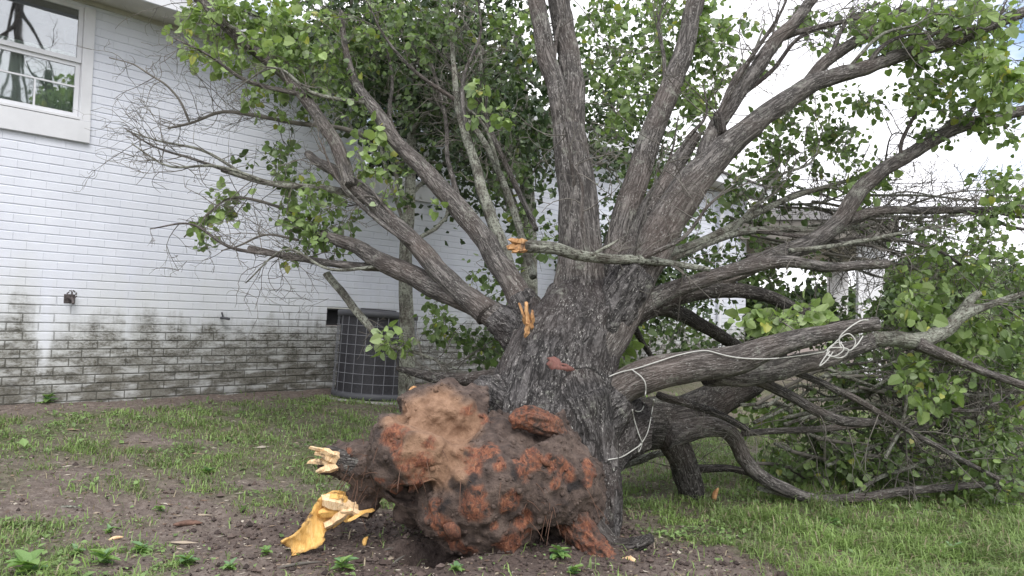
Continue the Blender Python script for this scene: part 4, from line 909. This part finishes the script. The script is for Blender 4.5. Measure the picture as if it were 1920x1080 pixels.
# leaf geometry
LEAF = np.array([[0, .05, 0], [0, .5, -.07], [0, 1, -.20], [-.36, .04, .06], [-.48, .44, .05], [-.25, .84, -.09], [.36, .04, .06], [.48, .44, .05], [.25, .84, -.09]])
LQ = np.array([[0, 1, 4, 3], [1, 2, 5, 4], [0, 6, 7, 1], [1, 7, 8, 2]])
def leaf_mesh(name, p, d, n, s, c, shape=LEAF, q=LQ):
    p, d, n, s, c = (np.asarray(a, float) for a in (p, d, n, s, c)); d = unit(d); x = unit(np.cross(d, n)); z = np.cross(x, d)
    k = len(shape); S = shape[None]*s[:, None, None]*np.array([1, 1, 1])
    V = p[:, None]+S[..., :1]*x[:, None]+S[..., 1:2]*d[:, None]+S[..., 2:]*z[:, None]
    me = mesh_np(name, V.reshape(-1, 3), (q[None]+np.arange(len(p))[:, None, None]*k).reshape(-1), 4, False)
    attr(me, 'col', 'FLOAT_COLOR', np.repeat(c, k, 0)); return me
LP, LD, LN_, LS, LC = (np.array(a) for a in (LP, LD, LN_, LS, LC))
lx, ly, lz = proj(LP); vis = (lx > 5) & (lx < 1915) & (ly > 5) & (ly < 1075); score = np.where(vis, LS/lz*np.abs((unit(LN_)*unit(LP-CC)).sum(1)).clip(.35), 0)
top = np.argsort(-score)[:300]; rest = np.setdiff1d(np.arange(len(LP)), top)
fo = ob('foliage', leaf_mesh('foliage', LP[rest], LD[rest], LN_[rest], LS[rest], LC[rest]), M_leaf); tk(fo); fo['kind'] = 'stuff'
lm = []
tmean = LC[top].mean(1); qs = np.quantile(tmean, np.linspace(0, 1, 9))
for k in range(8):
    sel = top[(tmean >= qs[k]) & (tmean <= qs[k+1])]; c = LC[sel].mean(0)
    me = leaf_mesh('leaf', [[0, 0, 0]], [[0, 1, 0]], [[0, 0, 1]], [1.], [c]); me.materials.append(M_leaf); lm.append(me)
for j, i in enumerate(top):
    k = min(7, max(0, int(np.searchsorted(qs, tmean[j]))-1)); o = bpy.data.objects.new('leaf', lm[k]); COL.objects.link(o); o.parent = tree
    d = unit(LD[i][None])[0]; x = unit(np.cross(d, LN_[i])[None])[0]; z = np.cross(x, d)
    Mx = Matrix((tuple(x)+(0,), tuple(d)+(0,), tuple(z)+(0,), (0, 0, 0, 1))).transposed(); s = LS[i]
    o.matrix_local = Matrix.Translation(Vector(LP[i])-TO) @ Mx @ Matrix.Scale(float(s), 4)
tag(tree, 'uprooted grey-barked tree lying with its torn root ball and fan of limbs', 'tree')

# ------------------------------------------------------------------ cord on the low limb
LBv, LBf = [], []
for l in [q[2] for q in LIMBS[:61]]+[trunk]:
    k = len(LBv); vv = getv(l.data); LBv += [tuple(q) for q in vv]; LBf += [tuple(k+i for i in p.vertices) for p in l.data.polygons]
LB = BVHTree.FromPolygons(LBv, LBf)
def cordpts(px, dflt):
    out = []
    for x, y in catmull(np.array([(*q, 0) for q in px]), 5*len(px))[:, :2]:
        r = Vector(ray(x, y)).normalized(); h = LB.ray_cast(Vector(CC), r); q = P(x, y, dflt)
        if h[0] is not None and abs((np.array(h[0])-q) @ CR[:, 2]) < .6: q = np.array(h[0])-np.array(r)*.014
        out.append(q)
    out = np.array(out); k = np.array([.25, .5, .25])
    for _ in range(2): out[1:-1] = out[:-2]*.25+out[1:-1]*.5+out[2:]*.25
    return list(out)
cord = empty('cord', tuple(P(1575, 660, 3.66))); CO = Vector(cord.location)
def cseg(px, d, name='strand', r=.0029, rc=True):
    p = cordpts(px, d) if rc else [P(x, y, d+e) for x, y, e in px]
    C = catmull(p, (3 if rc else 12)*len(p)); o = tube_obj(name, C, [r]*len(C), M_cord, None, 7, 0); o.parent = cord; o.location = Vector(o.location)-CO
cseg([(1142, 706), (1165, 697), (1190, 692), (1230, 679), (1275, 665), (1322, 657), (1350, 664), (1385, 671), (1440, 673), (1500, 667), (1545, 660)], 3.62)
cseg([(1186, 694), (1204, 708), (1211, 725), (1206, 765), (1197, 772), (1185, 768)], 3.62)
cseg([(1185, 768), (1190, 790), (1199, 818), (1204, 832), (1196, 850), (1198, 835), (1205, 828), (1216, 805), (1226, 750)], 3.62)
cseg([(1204, 832), (1188, 843), (1165, 857), (1140, 862)], 3.62)
cseg([(x, y, e) for x, y, e in ((1545, 660, 0), (1560, 652, -.03), (1590, 655, -.05), (1580, 670, -.04), (1558, 668, -.03), (1552, 655, -.02), (1572, 642, -.03), (1582, 655, -.05), (1565, 668, -.04), (1550, 662, -.02), (1575, 634, -.03), (1592, 626, -.04), (1604, 640, -.05), (1596, 656, -.05), (1578, 652, -.04), (1574, 634, -.03), (1588, 618, -.03), (1612, 602, -.01), (1628, 600, .02))], 3.62, rc=False)
cseg([(1556, 658, -.02), (1545, 672, -.03), (1537, 686, -.03), (1550, 676, -.03), (1562, 660, -.03)], 3.62, rc=False)
cseg([(1598, 655, -.05), (1608, 645, -.03), (1618, 630, 0)], 3.62, rc=False)
tag(cord, 'tangled white cord strung along the low limb', 'cord')

# ------------------------------------------------------------------ other trees and shrubs
QL = np.array([[0, 0, 0], [-.36, .45, .06], [0, 1, -.08], [.36, .45, .06]]); QQ = np.array([[0, 1, 2, 3]])
def crown(name, blobs, nleaf, size, tone, parent, po, seed, m=M_leaf2, clump=.22):
    g = np.random.default_rng(seed); ps = []
    vol = np.array([b_[3]*b_[4]*b_[5] for b_ in blobs]); nn = (nleaf*vol/vol.sum()).astype(int)
    for (x, y, z, a, b_, c), n in zip(blobs, nn):
        nc = max(4, n//26); q = unit(g.normal(0, 1, (nc, 3)))*(g.uniform(.15, 1, (nc, 1))**.45); cc = np.array([x, y, z])+q*np.array([a, b_, c])
        cc = cc[vnoise(cc, 1.4/max(.5, a), 2, seed) > -.32]
        if len(cc) == 0: continue
        pk = cc[g.integers(0, len(cc), n)]+g.normal(0, clump, (n, 3))*np.array([1, 1, .7]); ps.append(pk)
    ps = np.vstack(ps); d = unit(g.normal(0, 1, ps.shape)+[0, 0, -.3]); n_ = unit(np.cross(d, g.normal(0, 1, ps.shape)))
    tt = np.clip(tone+g.normal(0, .22, len(ps))+.25*vnoise(ps, 2.2, 2, seed+3), 0, 1); c = np.array([.030, .054, .024])*(1-tt[:, None])+np.array([.14, .21, .07])*tt[:, None]
    o = ob(name, leaf_mesh(name, ps, d, n_, size*g.uniform(.6, 1.3, len(ps)), c, QL, QQ), m); o.parent = parent; o.location = -Vector(po); o['kind'] = 'stuff'; return o
def std_tree(name, label, foot, trunk_pts, r0, r1, blobs, nleaf, size, tone, seed, m=M_bark_lich, group=None, cat='tree', nb=14):
    e = empty(name, tuple(foot)); C = catmull([foot-np.array([0, 0, .05])]+list(trunk_pts), 30)
    o = tube_obj('trunk', C, np.linspace(r0, r1, 30), m, e, 12, .1, seed); o.location = -Vector(foot)
    g = np.random.default_rng(seed)
    bv, bq, off = [], [], 0
    for k in range(nb):
        b_ = blobs[g.integers(0, len(blobs))]; s = C[g.integers(12, 30)]; t_ = np.array(b_[:3])+g.normal(0, .45, 3)*np.array(b_[3:])
        md = (s+t_)/2+g.normal(0, .12, 3); a = np.linspace(r1*.75, .006, 9)
        o = tube_obj('branch', catmull([s, md, t_], 9), a, m, e, 6, .05, seed+k); o.location = -Vector(foot)
    crown('crown', blobs, nleaf, size, tone, e, foot, seed, M_leaf2)
    tag(e, label, cat, group); return e
def D(px, py, d): return P(px, py, d)
def blob(px, py, d, rx, ry, rd): return (*P(px, py, d), rx*d/F, rd, ry*d/F)
f1 = P(762, 745, 6.75); f1[2] = gz(f1[0], f1[1])
std_tree('standing_tree', 'slim lichened tree standing upright beside the air conditioner', f1, [P(764, 640, 6.75), P(760, 500, 6.8), P(768, 380, 6.9), P(772, 250, 7.0), P(775, 90, 7.1)], .078, .03,
         [blob(720, 120, 7.0, 150, 110, .9), blob(850, 180, 7.2, 150, 140, .9), blob(800, 20, 7.2, 190, 90, 1.0), blob(900, 290, 7.4, 100, 80, .7), blob(640, 60, 6.9, 90, 70, .6)], 8200, .075, .16, 501)
f2 = P(990, 690, 8.2); f2[2] = gz(f2[0], f2[1])
std_tree('standing_tree', 'taller grey-trunked tree standing behind the crotch of the fallen tree', f2, [P(992, 500, 8.2), P(988, 350, 8.3), P(978, 240, 8.4), P(970, 60, 8.5)], .11, .05,
         [blob(970, 200, 8.4, 120, 130, 1.), blob(940, 340, 8.2, 110, 90, .8), blob(1160, 140, 8.8, 130, 120, 1.), blob(1210, 260, 9.0, 90, 70, .8), blob(880, 130, 8.6, 120, 90, .9), blob(1180, 330, 9.2, 60, 60, .6)], 5200, .08, .32, 502)
f3 = P(1175, 640, 10.3); f3[2] = gz(f3[0], f3[1])
std_tree('shrub', 'dark leafy shrub against the far part of the white wall', f3, [P(1180, 560, 10.3), P(1170, 470, 10.3), P(1175, 400, 10.3)], .04, .015,
         [blob(1180, 470, 10.3, 90, 80, .7), blob(1270, 540, 10.6, 90, 60, .7), blob(1180, 580, 10., 110, 60, .7)], 4200, .09, .3, 503, cat='shrub', nb=8)
bgs = [(1760, 575, 10.5, 90, 95, .55, 'round yellow-green shrub beyond the fallen crown', 'shrub'), (1890, 610, 11.5, 80, 90, .4, 'dense mid-green shrub at the edge of the yard', 'shrub'), (1470, 590, 15.5, 90, 40, .4, 'low green shrub growing in front of the carport', 'shrub'),
       (1330, 560, 17.5, 90, 60, .45, 'leafy shrub at the far corner of the house', 'shrub'), (1710, 540, 22, 60, 70, .3, 'dark far tree seen past the carport post', 'tree'), (1860, 560, 26, 110, 80, .35, 'far leafy tree at the right of the carport', 'tree'), (1560, 580, 30, 80, 45, .3, 'far tree seen under the carport roof', 'tree'), (2050, 540, 24, 140, 120, .35, 'broad far tree beyond the yard edge', 'tree')]
for i, (px, py, d, rx, ry, tone, lab, cat) in enumerate(bgs):
    c = P(px, py, d); ft = c.copy(); ft[2] = float(gz(c[0], c[1])); s = d/F
    bl = [(c[0], c[1], (c[2]+ft[2]*.0), rx*s*.8, rx*s*.7, ry*s*.9), (c[0]-rx*s*.5, c[1]+.3, c[2]-ry*s*.4, rx*s*.6, rx*s*.6, ry*s*.6), (c[0]+rx*s*.5, c[1]-.2, c[2]-ry*s*.3, rx*s*.6, rx*s*.6, ry*s*.7)]
    std_tree('leafy_'+cat, lab, ft, [ft*.5+c*.5, c, c+np.array([0, 0, ry*s*.5])], .03+.004*d, .012+.001*d, bl, 4200, .07+.006*d, tone, 520+i, M_bark, cat=cat, nb=8)
# two trees across the yard, behind the camera: the window mirrors them
for i, (x, y, h) in enumerate(((6.4, .1, 9.5), (9.6, 1.4, 9.0))):
    ft = np.array([x, y, float(gz(x, y))])
    std_tree('yard_tree', ('crooked yard tree mirrored in the upper window sash', 'taller yard tree mirrored dimly in the window beside a crooked one')[i], ft, [ft+[.1, 0, h*.3], ft+[-.1, .1, h*.6], ft+[.2, 0, h]], .13, .06,
             [(x, y, h*.92, 1.3, 1.3, .9), (x+1.2, y+.8, h*.55, .8, .8, .5), (x-.9, y-.9, h*.5, .8, .8, .5), (x+.4, y-.5, h*.36, 1.2, 1.2, .5)], 2600, .13, .3, 560+i, M_bark)
# overhead cables
for i, (a, b_, lab) in enumerate((((1405, 330, 15.), (2100, 283, 24.), 'upper overhead cable running from the far eave'), ((1400, 352, 15.), (2120, 330, 24.), 'lower overhead cable running from the far eave'))):
    p, q = P(*a), P(*b_); C = np.array([p*(1-s)+q*s+np.array([0, 0, -.5*math.sin(s*math.pi)]) for s in np.linspace(0, 1, 40)])
    tag(tube_obj('overhead_cable', C, [.009]*40, M_cable, None, 6, 0), lab, 'cable')

# ------------------------------------------------------------------ grass, weeds, litter
def ground_cands(n, seed):                    # denser near the camera: sampled over the picture's ground, placed on the terrain
    g = np.random.default_rng(seed); y = g.uniform(2.2, 9.5, n*2); x = g.uniform(-1, 1, n*2)*(.75*y+.6)
    k = g.uniform(0, 1, n*2) < (3.0/y)**1.1; x, y = x[k][:n], y[k][:n]
    d = (np.stack([x, y], -1)-W0[:2]) @ WN[:2]; k = d > .03; return x[k], y[k], g
x, y, g = ground_cands(430000, 61); cv = cover(x, y); cv = cv*(.30+1.25*np.clip(vnoise(np.stack([x, y], -1), 8, 3, 66)*1.5+.30, 0, 1)); k = g.uniform(0, 1, len(x)) < cv**1.5*.95+.012; x, y = x[k], y[k]; n = len(x)
x += g.normal(0, .012, n); y += g.normal(0, .012, n); z = gz(x, y); tall = (.018+.040*g.random(n)**1.6)*(1+.6*vnoise(np.stack([x, y], -1), 3, 2, 67))*(1+.9*sstep(.6, 1.8, x)*(1-sstep(5, 6.5, y)))
yaw = g.uniform(0, 2*math.pi, n); lean = g.uniform(.2, 1.6, n); wd = g.uniform(.0011, .0026, n)*(1+.10*y)
dx, dy = np.cos(yaw), np.sin(yaw); p0 = np.stack([x, y, z-.004], -1); side = np.stack([-dy, dx, 0*dx], -1)*wd[:, None]
h1 = np.stack([dx*lean*.35, dy*lean*.35, np.ones(n)*.62], -1)*tall[:, None]; h2 = np.stack([dx*lean*1.1, dy*lean*1.1, np.ones(n)*.95-lean*.25], -1)*tall[:, None]
V = np.stack([p0-side, p0+side, p0+h1+side*.8, p0+h1-side*.8, p0+h2], 1).reshape(-1, 3); o5 = np.arange(n)*5
fq = np.stack([o5, o5+1, o5+2, o5+3], -1); ft = np.stack([o5+3, o5+2, o5+4], -1)
idx = np.concatenate([fq, ft], 1).ravel(); lt = np.tile([4, 3], n)
me = mesh_np('grass', V, idx, lt, False); q = vnoise(np.stack([x, y], -1), 6, 3, 70); tt = np.clip(.5+.9*q+g.normal(0, .25, n), 0, 1)[:, None]
c = np.array([.14, .20, .065])*(1-tt)+np.array([.27, .40, .115])*tt; dry = g.random(n) < .13; c[dry] = np.array([.34, .29, .19])*g.uniform(.6, 1.1, (dry.sum(), 1))
attr(me, 'col', 'FLOAT_COLOR', np.repeat(c, 5, 0)); tag(ob('grass', me, M_grass), 'short patchy green lawn grass', 'grass', kind='stuff')
# small flat broad leaves of clover and plantain between the blades
x, y, g = ground_cands(110000, 71); k = g.random(len(x)) < np.clip(cover(x, y)*.9*np.clip(.35+1.6*vnoise(np.stack([x, y], -1), 4, 3, 73), 0, 1)+.02, 0, 1); x, y = x[k], y[k]; n = len(x); z = gz(x, y)
d = unit(np.stack([g.normal(0, 1, n), g.normal(0, 1, n), g.uniform(-.1, .7, n)], -1)); nv = unit(np.stack([g.normal(0, .45, n), g.normal(0, .45, n), np.ones(n)], -1)); tt = g.random((n, 1))
me = leaf_mesh('ground_cover', np.stack([x, y, z+g.uniform(.004, .022, n)], -1), d, nv, .017*g.lognormal(0, .4, n), np.array([.12, .19, .065])*(1-tt)+np.array([.25, .38, .13])*tt, QL, QQ)
tag(ob('ground_cover', me, M_grass), 'low broad-leaved clover and weeds mixed through the lawn', 'ground cover', kind='stuff')
# clods and litter
def scatter(name, n, seed, dens, size, cols, flat, label, cat):
    x, y, g = ground_cands(n, seed); k = g.random(len(x)) < dens(x, y); x, y = x[k], y[k]; n = len(x); z = gz(x, y)
    oc = np.array([[1, 0, 0], [-1, 0, 0], [0, 1, 0], [0, -1, 0], [0, 0, 1], [0, 0, -1.]]); fc = np.array([[0, 2, 4], [2, 1, 4], [1, 3, 4], [3, 0, 4], [2, 0, 5], [1, 2, 5], [3, 1, 5], [0, 3, 5]])
    s = size*g.lognormal(0, .5, n)[:, None, None]; a = g.uniform(0, 6.28, n); S = oc[None]*np.array([1, flat[0], flat[1]])*g.uniform(.6, 1.4, (n, 6, 1))*s
    X_ = S[..., 0]*np.cos(a)[:, None]-S[..., 1]*np.sin(a)[:, None]; Y_ = S[..., 0]*np.sin(a)[:, None]+S[..., 1]*np.cos(a)[:, None]
    V = np.stack([X_+x[:, None], Y_+y[:, None], S[..., 2]+z[:, None]+s[..., 0]*flat[1]*.5], -1).reshape(-1, 3)
    me = mesh_np(name, V, (fc[None]+np.arange(n)[:, None, None]*6).ravel(), 3, False); cc = np.array(cols)[g.integers(0, len(cols), n)]*g.uniform(.7, 1.3, (n, 1))
    attr(me, 'col', 'FLOAT_COLOR', np.repeat(cc, 6, 0)); m, t, b, o = mat(name+'_mat'); L_(t, attrn(t, 'col').outputs['Color'], b.inputs['Base Color']); b.inputs['Roughness'].default_value = .95
    return tag(ob(name, me, m), label, cat, kind='stuff')
scatter('soil_clods', 110000, 62, lambda x, y: np.clip(1.-cover(x, y), 0, 1)**2*.8*np.exp(-((np.hypot(x-BALL[0], (y-BALL[1])*1.2)/1.2)**2))+.015, .0052, [(.075, .054, .046), (.045, .033, .029), (.10, .076, .066)], (.85, .8), 'crumbs of dark turned-up soil around the root ball', 'soil')
scatter('leaf_litter', 90000, 63, lambda x, y: .26+0*x, .009, [(.22, .16, .11), (.30, .25, .19), (.13, .085, .06), (.38, .34, .28)], (.35, .12), 'dry tan leaf and twig litter strewn over the lawn', 'litter')
# weeds
wl = []
for k in range(3):
    sh = LEAF*np.array([.62, 1, 1.6]); sh = sh+np.array([0, 0, .12*k])*(LEAF[:, 1:2]**2)
    me = leaf_mesh('leaf', [[0, 0, 0]], [[0, 1, 0]], [[0, 0, 1]], [1.], [[(.20, .33, .11), (.24, .37, .12), (.17, .30, .14)][k]], sh); me.materials.append(M_leaf); wl.append(me)
WE = [(195, 1058, .075, 'broad-leaved bright green weed in the near lawn'), (50, 1078, .09, 'largest low broad-leaved weed at the corner of the lawn'), (350, 1062, .06, 'narrow tufted weed on the bare soil'), (640, 1072, .075, 'pale green lobed weed in front of the peeled slab'),
      (1048, 1045, .06, 'small round-leaved seedling beside the torn orange root'), (1075, 1078, .05, 'low seedling under the torn orange root'), (265, 1035, .05, 'small weed beside a wood chip'), (790, 1040, .045, 'weed sprouting at the edge of the hole'), (855, 1072, .04, 'wispy weed in front of the hole'),
      (90, 755, .10, 'weed growing from the footing of the brick wall'), (205, 1000, .04, 'little weed between two bare patches'), (390, 890, .05, 'weed in the grass near a dark clod'), (145, 1040, .05, 'small weed left of the bright broad-leaved weed'.replace('left of', 'close beside')), (430, 1068, .045, 'tiny weed alone on bare soil'), (500, 1040, .04, 'sprig of weed just beside the peeled slab'), (1560, 985, .06, 'weed tuft in the grass below the lowest lying limb'), (1790, 1040, .06, 'broad weed in the grass under the leafy crown'), (300, 960, .045, 'weed on thin turf behind the bark piece')]
for px, py, s, lab in WE:
    p = G(px, py); e = empty('weed', tuple(p)); nl = random.randint(13, 19)
    for k in range(nl):
        o = bpy.data.objects.new('leaf', wl[k % 3]); COL.objects.link(o); o.parent = e; r_ = s*random.uniform(.4, 1.0)
        h = random.random(); o.location = (0, 0, h*s*.5); o.rotation_euler = (R(random.uniform(0, 55)), 0, k*2.4+random.uniform(-.3, .3)); o.scale = (r_, r_, r_)
    st = tube_obj('stem', catmull([(0, 0, -.01), (.003, 0, s*.3), (0, .002, s*.6)], 5), np.linspace(.003, .002, 5), M_leaf, e, 5, 0); attr(st.data, 'col', 'FLOAT_COLOR', np.tile([[.12, .18, .06]], (len(st.data.vertices), 1)))
    tag(e, lab, 'weed', 'weeds on the lawn')
# loose chips and sticks
def chip(name, px, py, ln, wd_, th, yaw_, pitch_, m, lab, cat, seed):
    p = G(px, py); g = np.random.default_rng(seed); C = catmull([(-ln/2, 0, 0), (0, wd_*.15, th*.6), (ln/2, 0, 0)], 8); v, q, b_ = tube_arrays(C, np.array([.35, .8, 1, 1.05, 1, .85, .6, .2])*wd_/2, 7, .3, seed)
    v = (v-C.mean(0))*np.array([1, 1, th/wd_*2])+C.mean(0); me = mesh_np(name, np.vstack([v, C[:1], C[-1:]]), np.concatenate([q.ravel()]+[np.array([len(v), (k+1) % 7, k]) for k in range(7)]+[np.array([len(v)+1, 49+k, 49+(k+1) % 7]) for k in range(7)]), np.array([4]*len(q)+[3]*14))
    attr(me, 'bk', 'FLOAT_VECTOR', np.vstack([b_, b_[0], b_[-1]])); o = ob(name, me, m); o.location = p+np.array([0, 0, max(th*.4, abs(math.sin(pitch_))*ln*.45)]); o.rotation_euler = (0, -pitch_, yaw_); return tag(o, lab, cat)
chip('wood_chip', 1343, 940, .085, .036, .014, .3, R(70), M_wood, 'orange wood chip standing on end in the grass', 'wood chip', 1)
chip('wood_chip', 217, 1012, .06, .018, .008, .5, R(8), M_wood_pale, 'pale wood chip lying in the thin grass', 'wood chip', 2)
chip('wood_chip', 686, 1022, .045, .02, .01, 1.2, R(50), M_wood_yel, 'small yellow chip stuck in soil before the root ball', 'wood chip', 3)
chip('bark_piece', 352, 985, .13, .045, .012, .1, R(4), M_flake, 'curved reddish bark piece on bare soil', 'bark', 4)
chip('stick', 745, 1058, .12, .007, .006, 1.1, R(12), M_twig, 'thin pale stick leaning on soil before the root ball', 'stick', 5)
chip('stick', 728, 1032, .07, .006, .005, .6, R(5), M_twig, 'short stick by the edge of the hole', 'stick', 6)
chip('stick', 560, 1062, .18, .008, .006, .35, R(4), M_twig, 'long thin stick beside the peeled yellow slab', 'stick', 7)
chip('stick', 130, 955, .14, .007, .006, -.2, R(3), M_bark_lich, 'grey stick lying flat in the lawn', 'stick', 8)
chip('bark_piece', 765, 950, .07, .03, .012, .8, R(20), M_flake, 'dark orange bark flake on soil under the root ball', 'bark', 9)
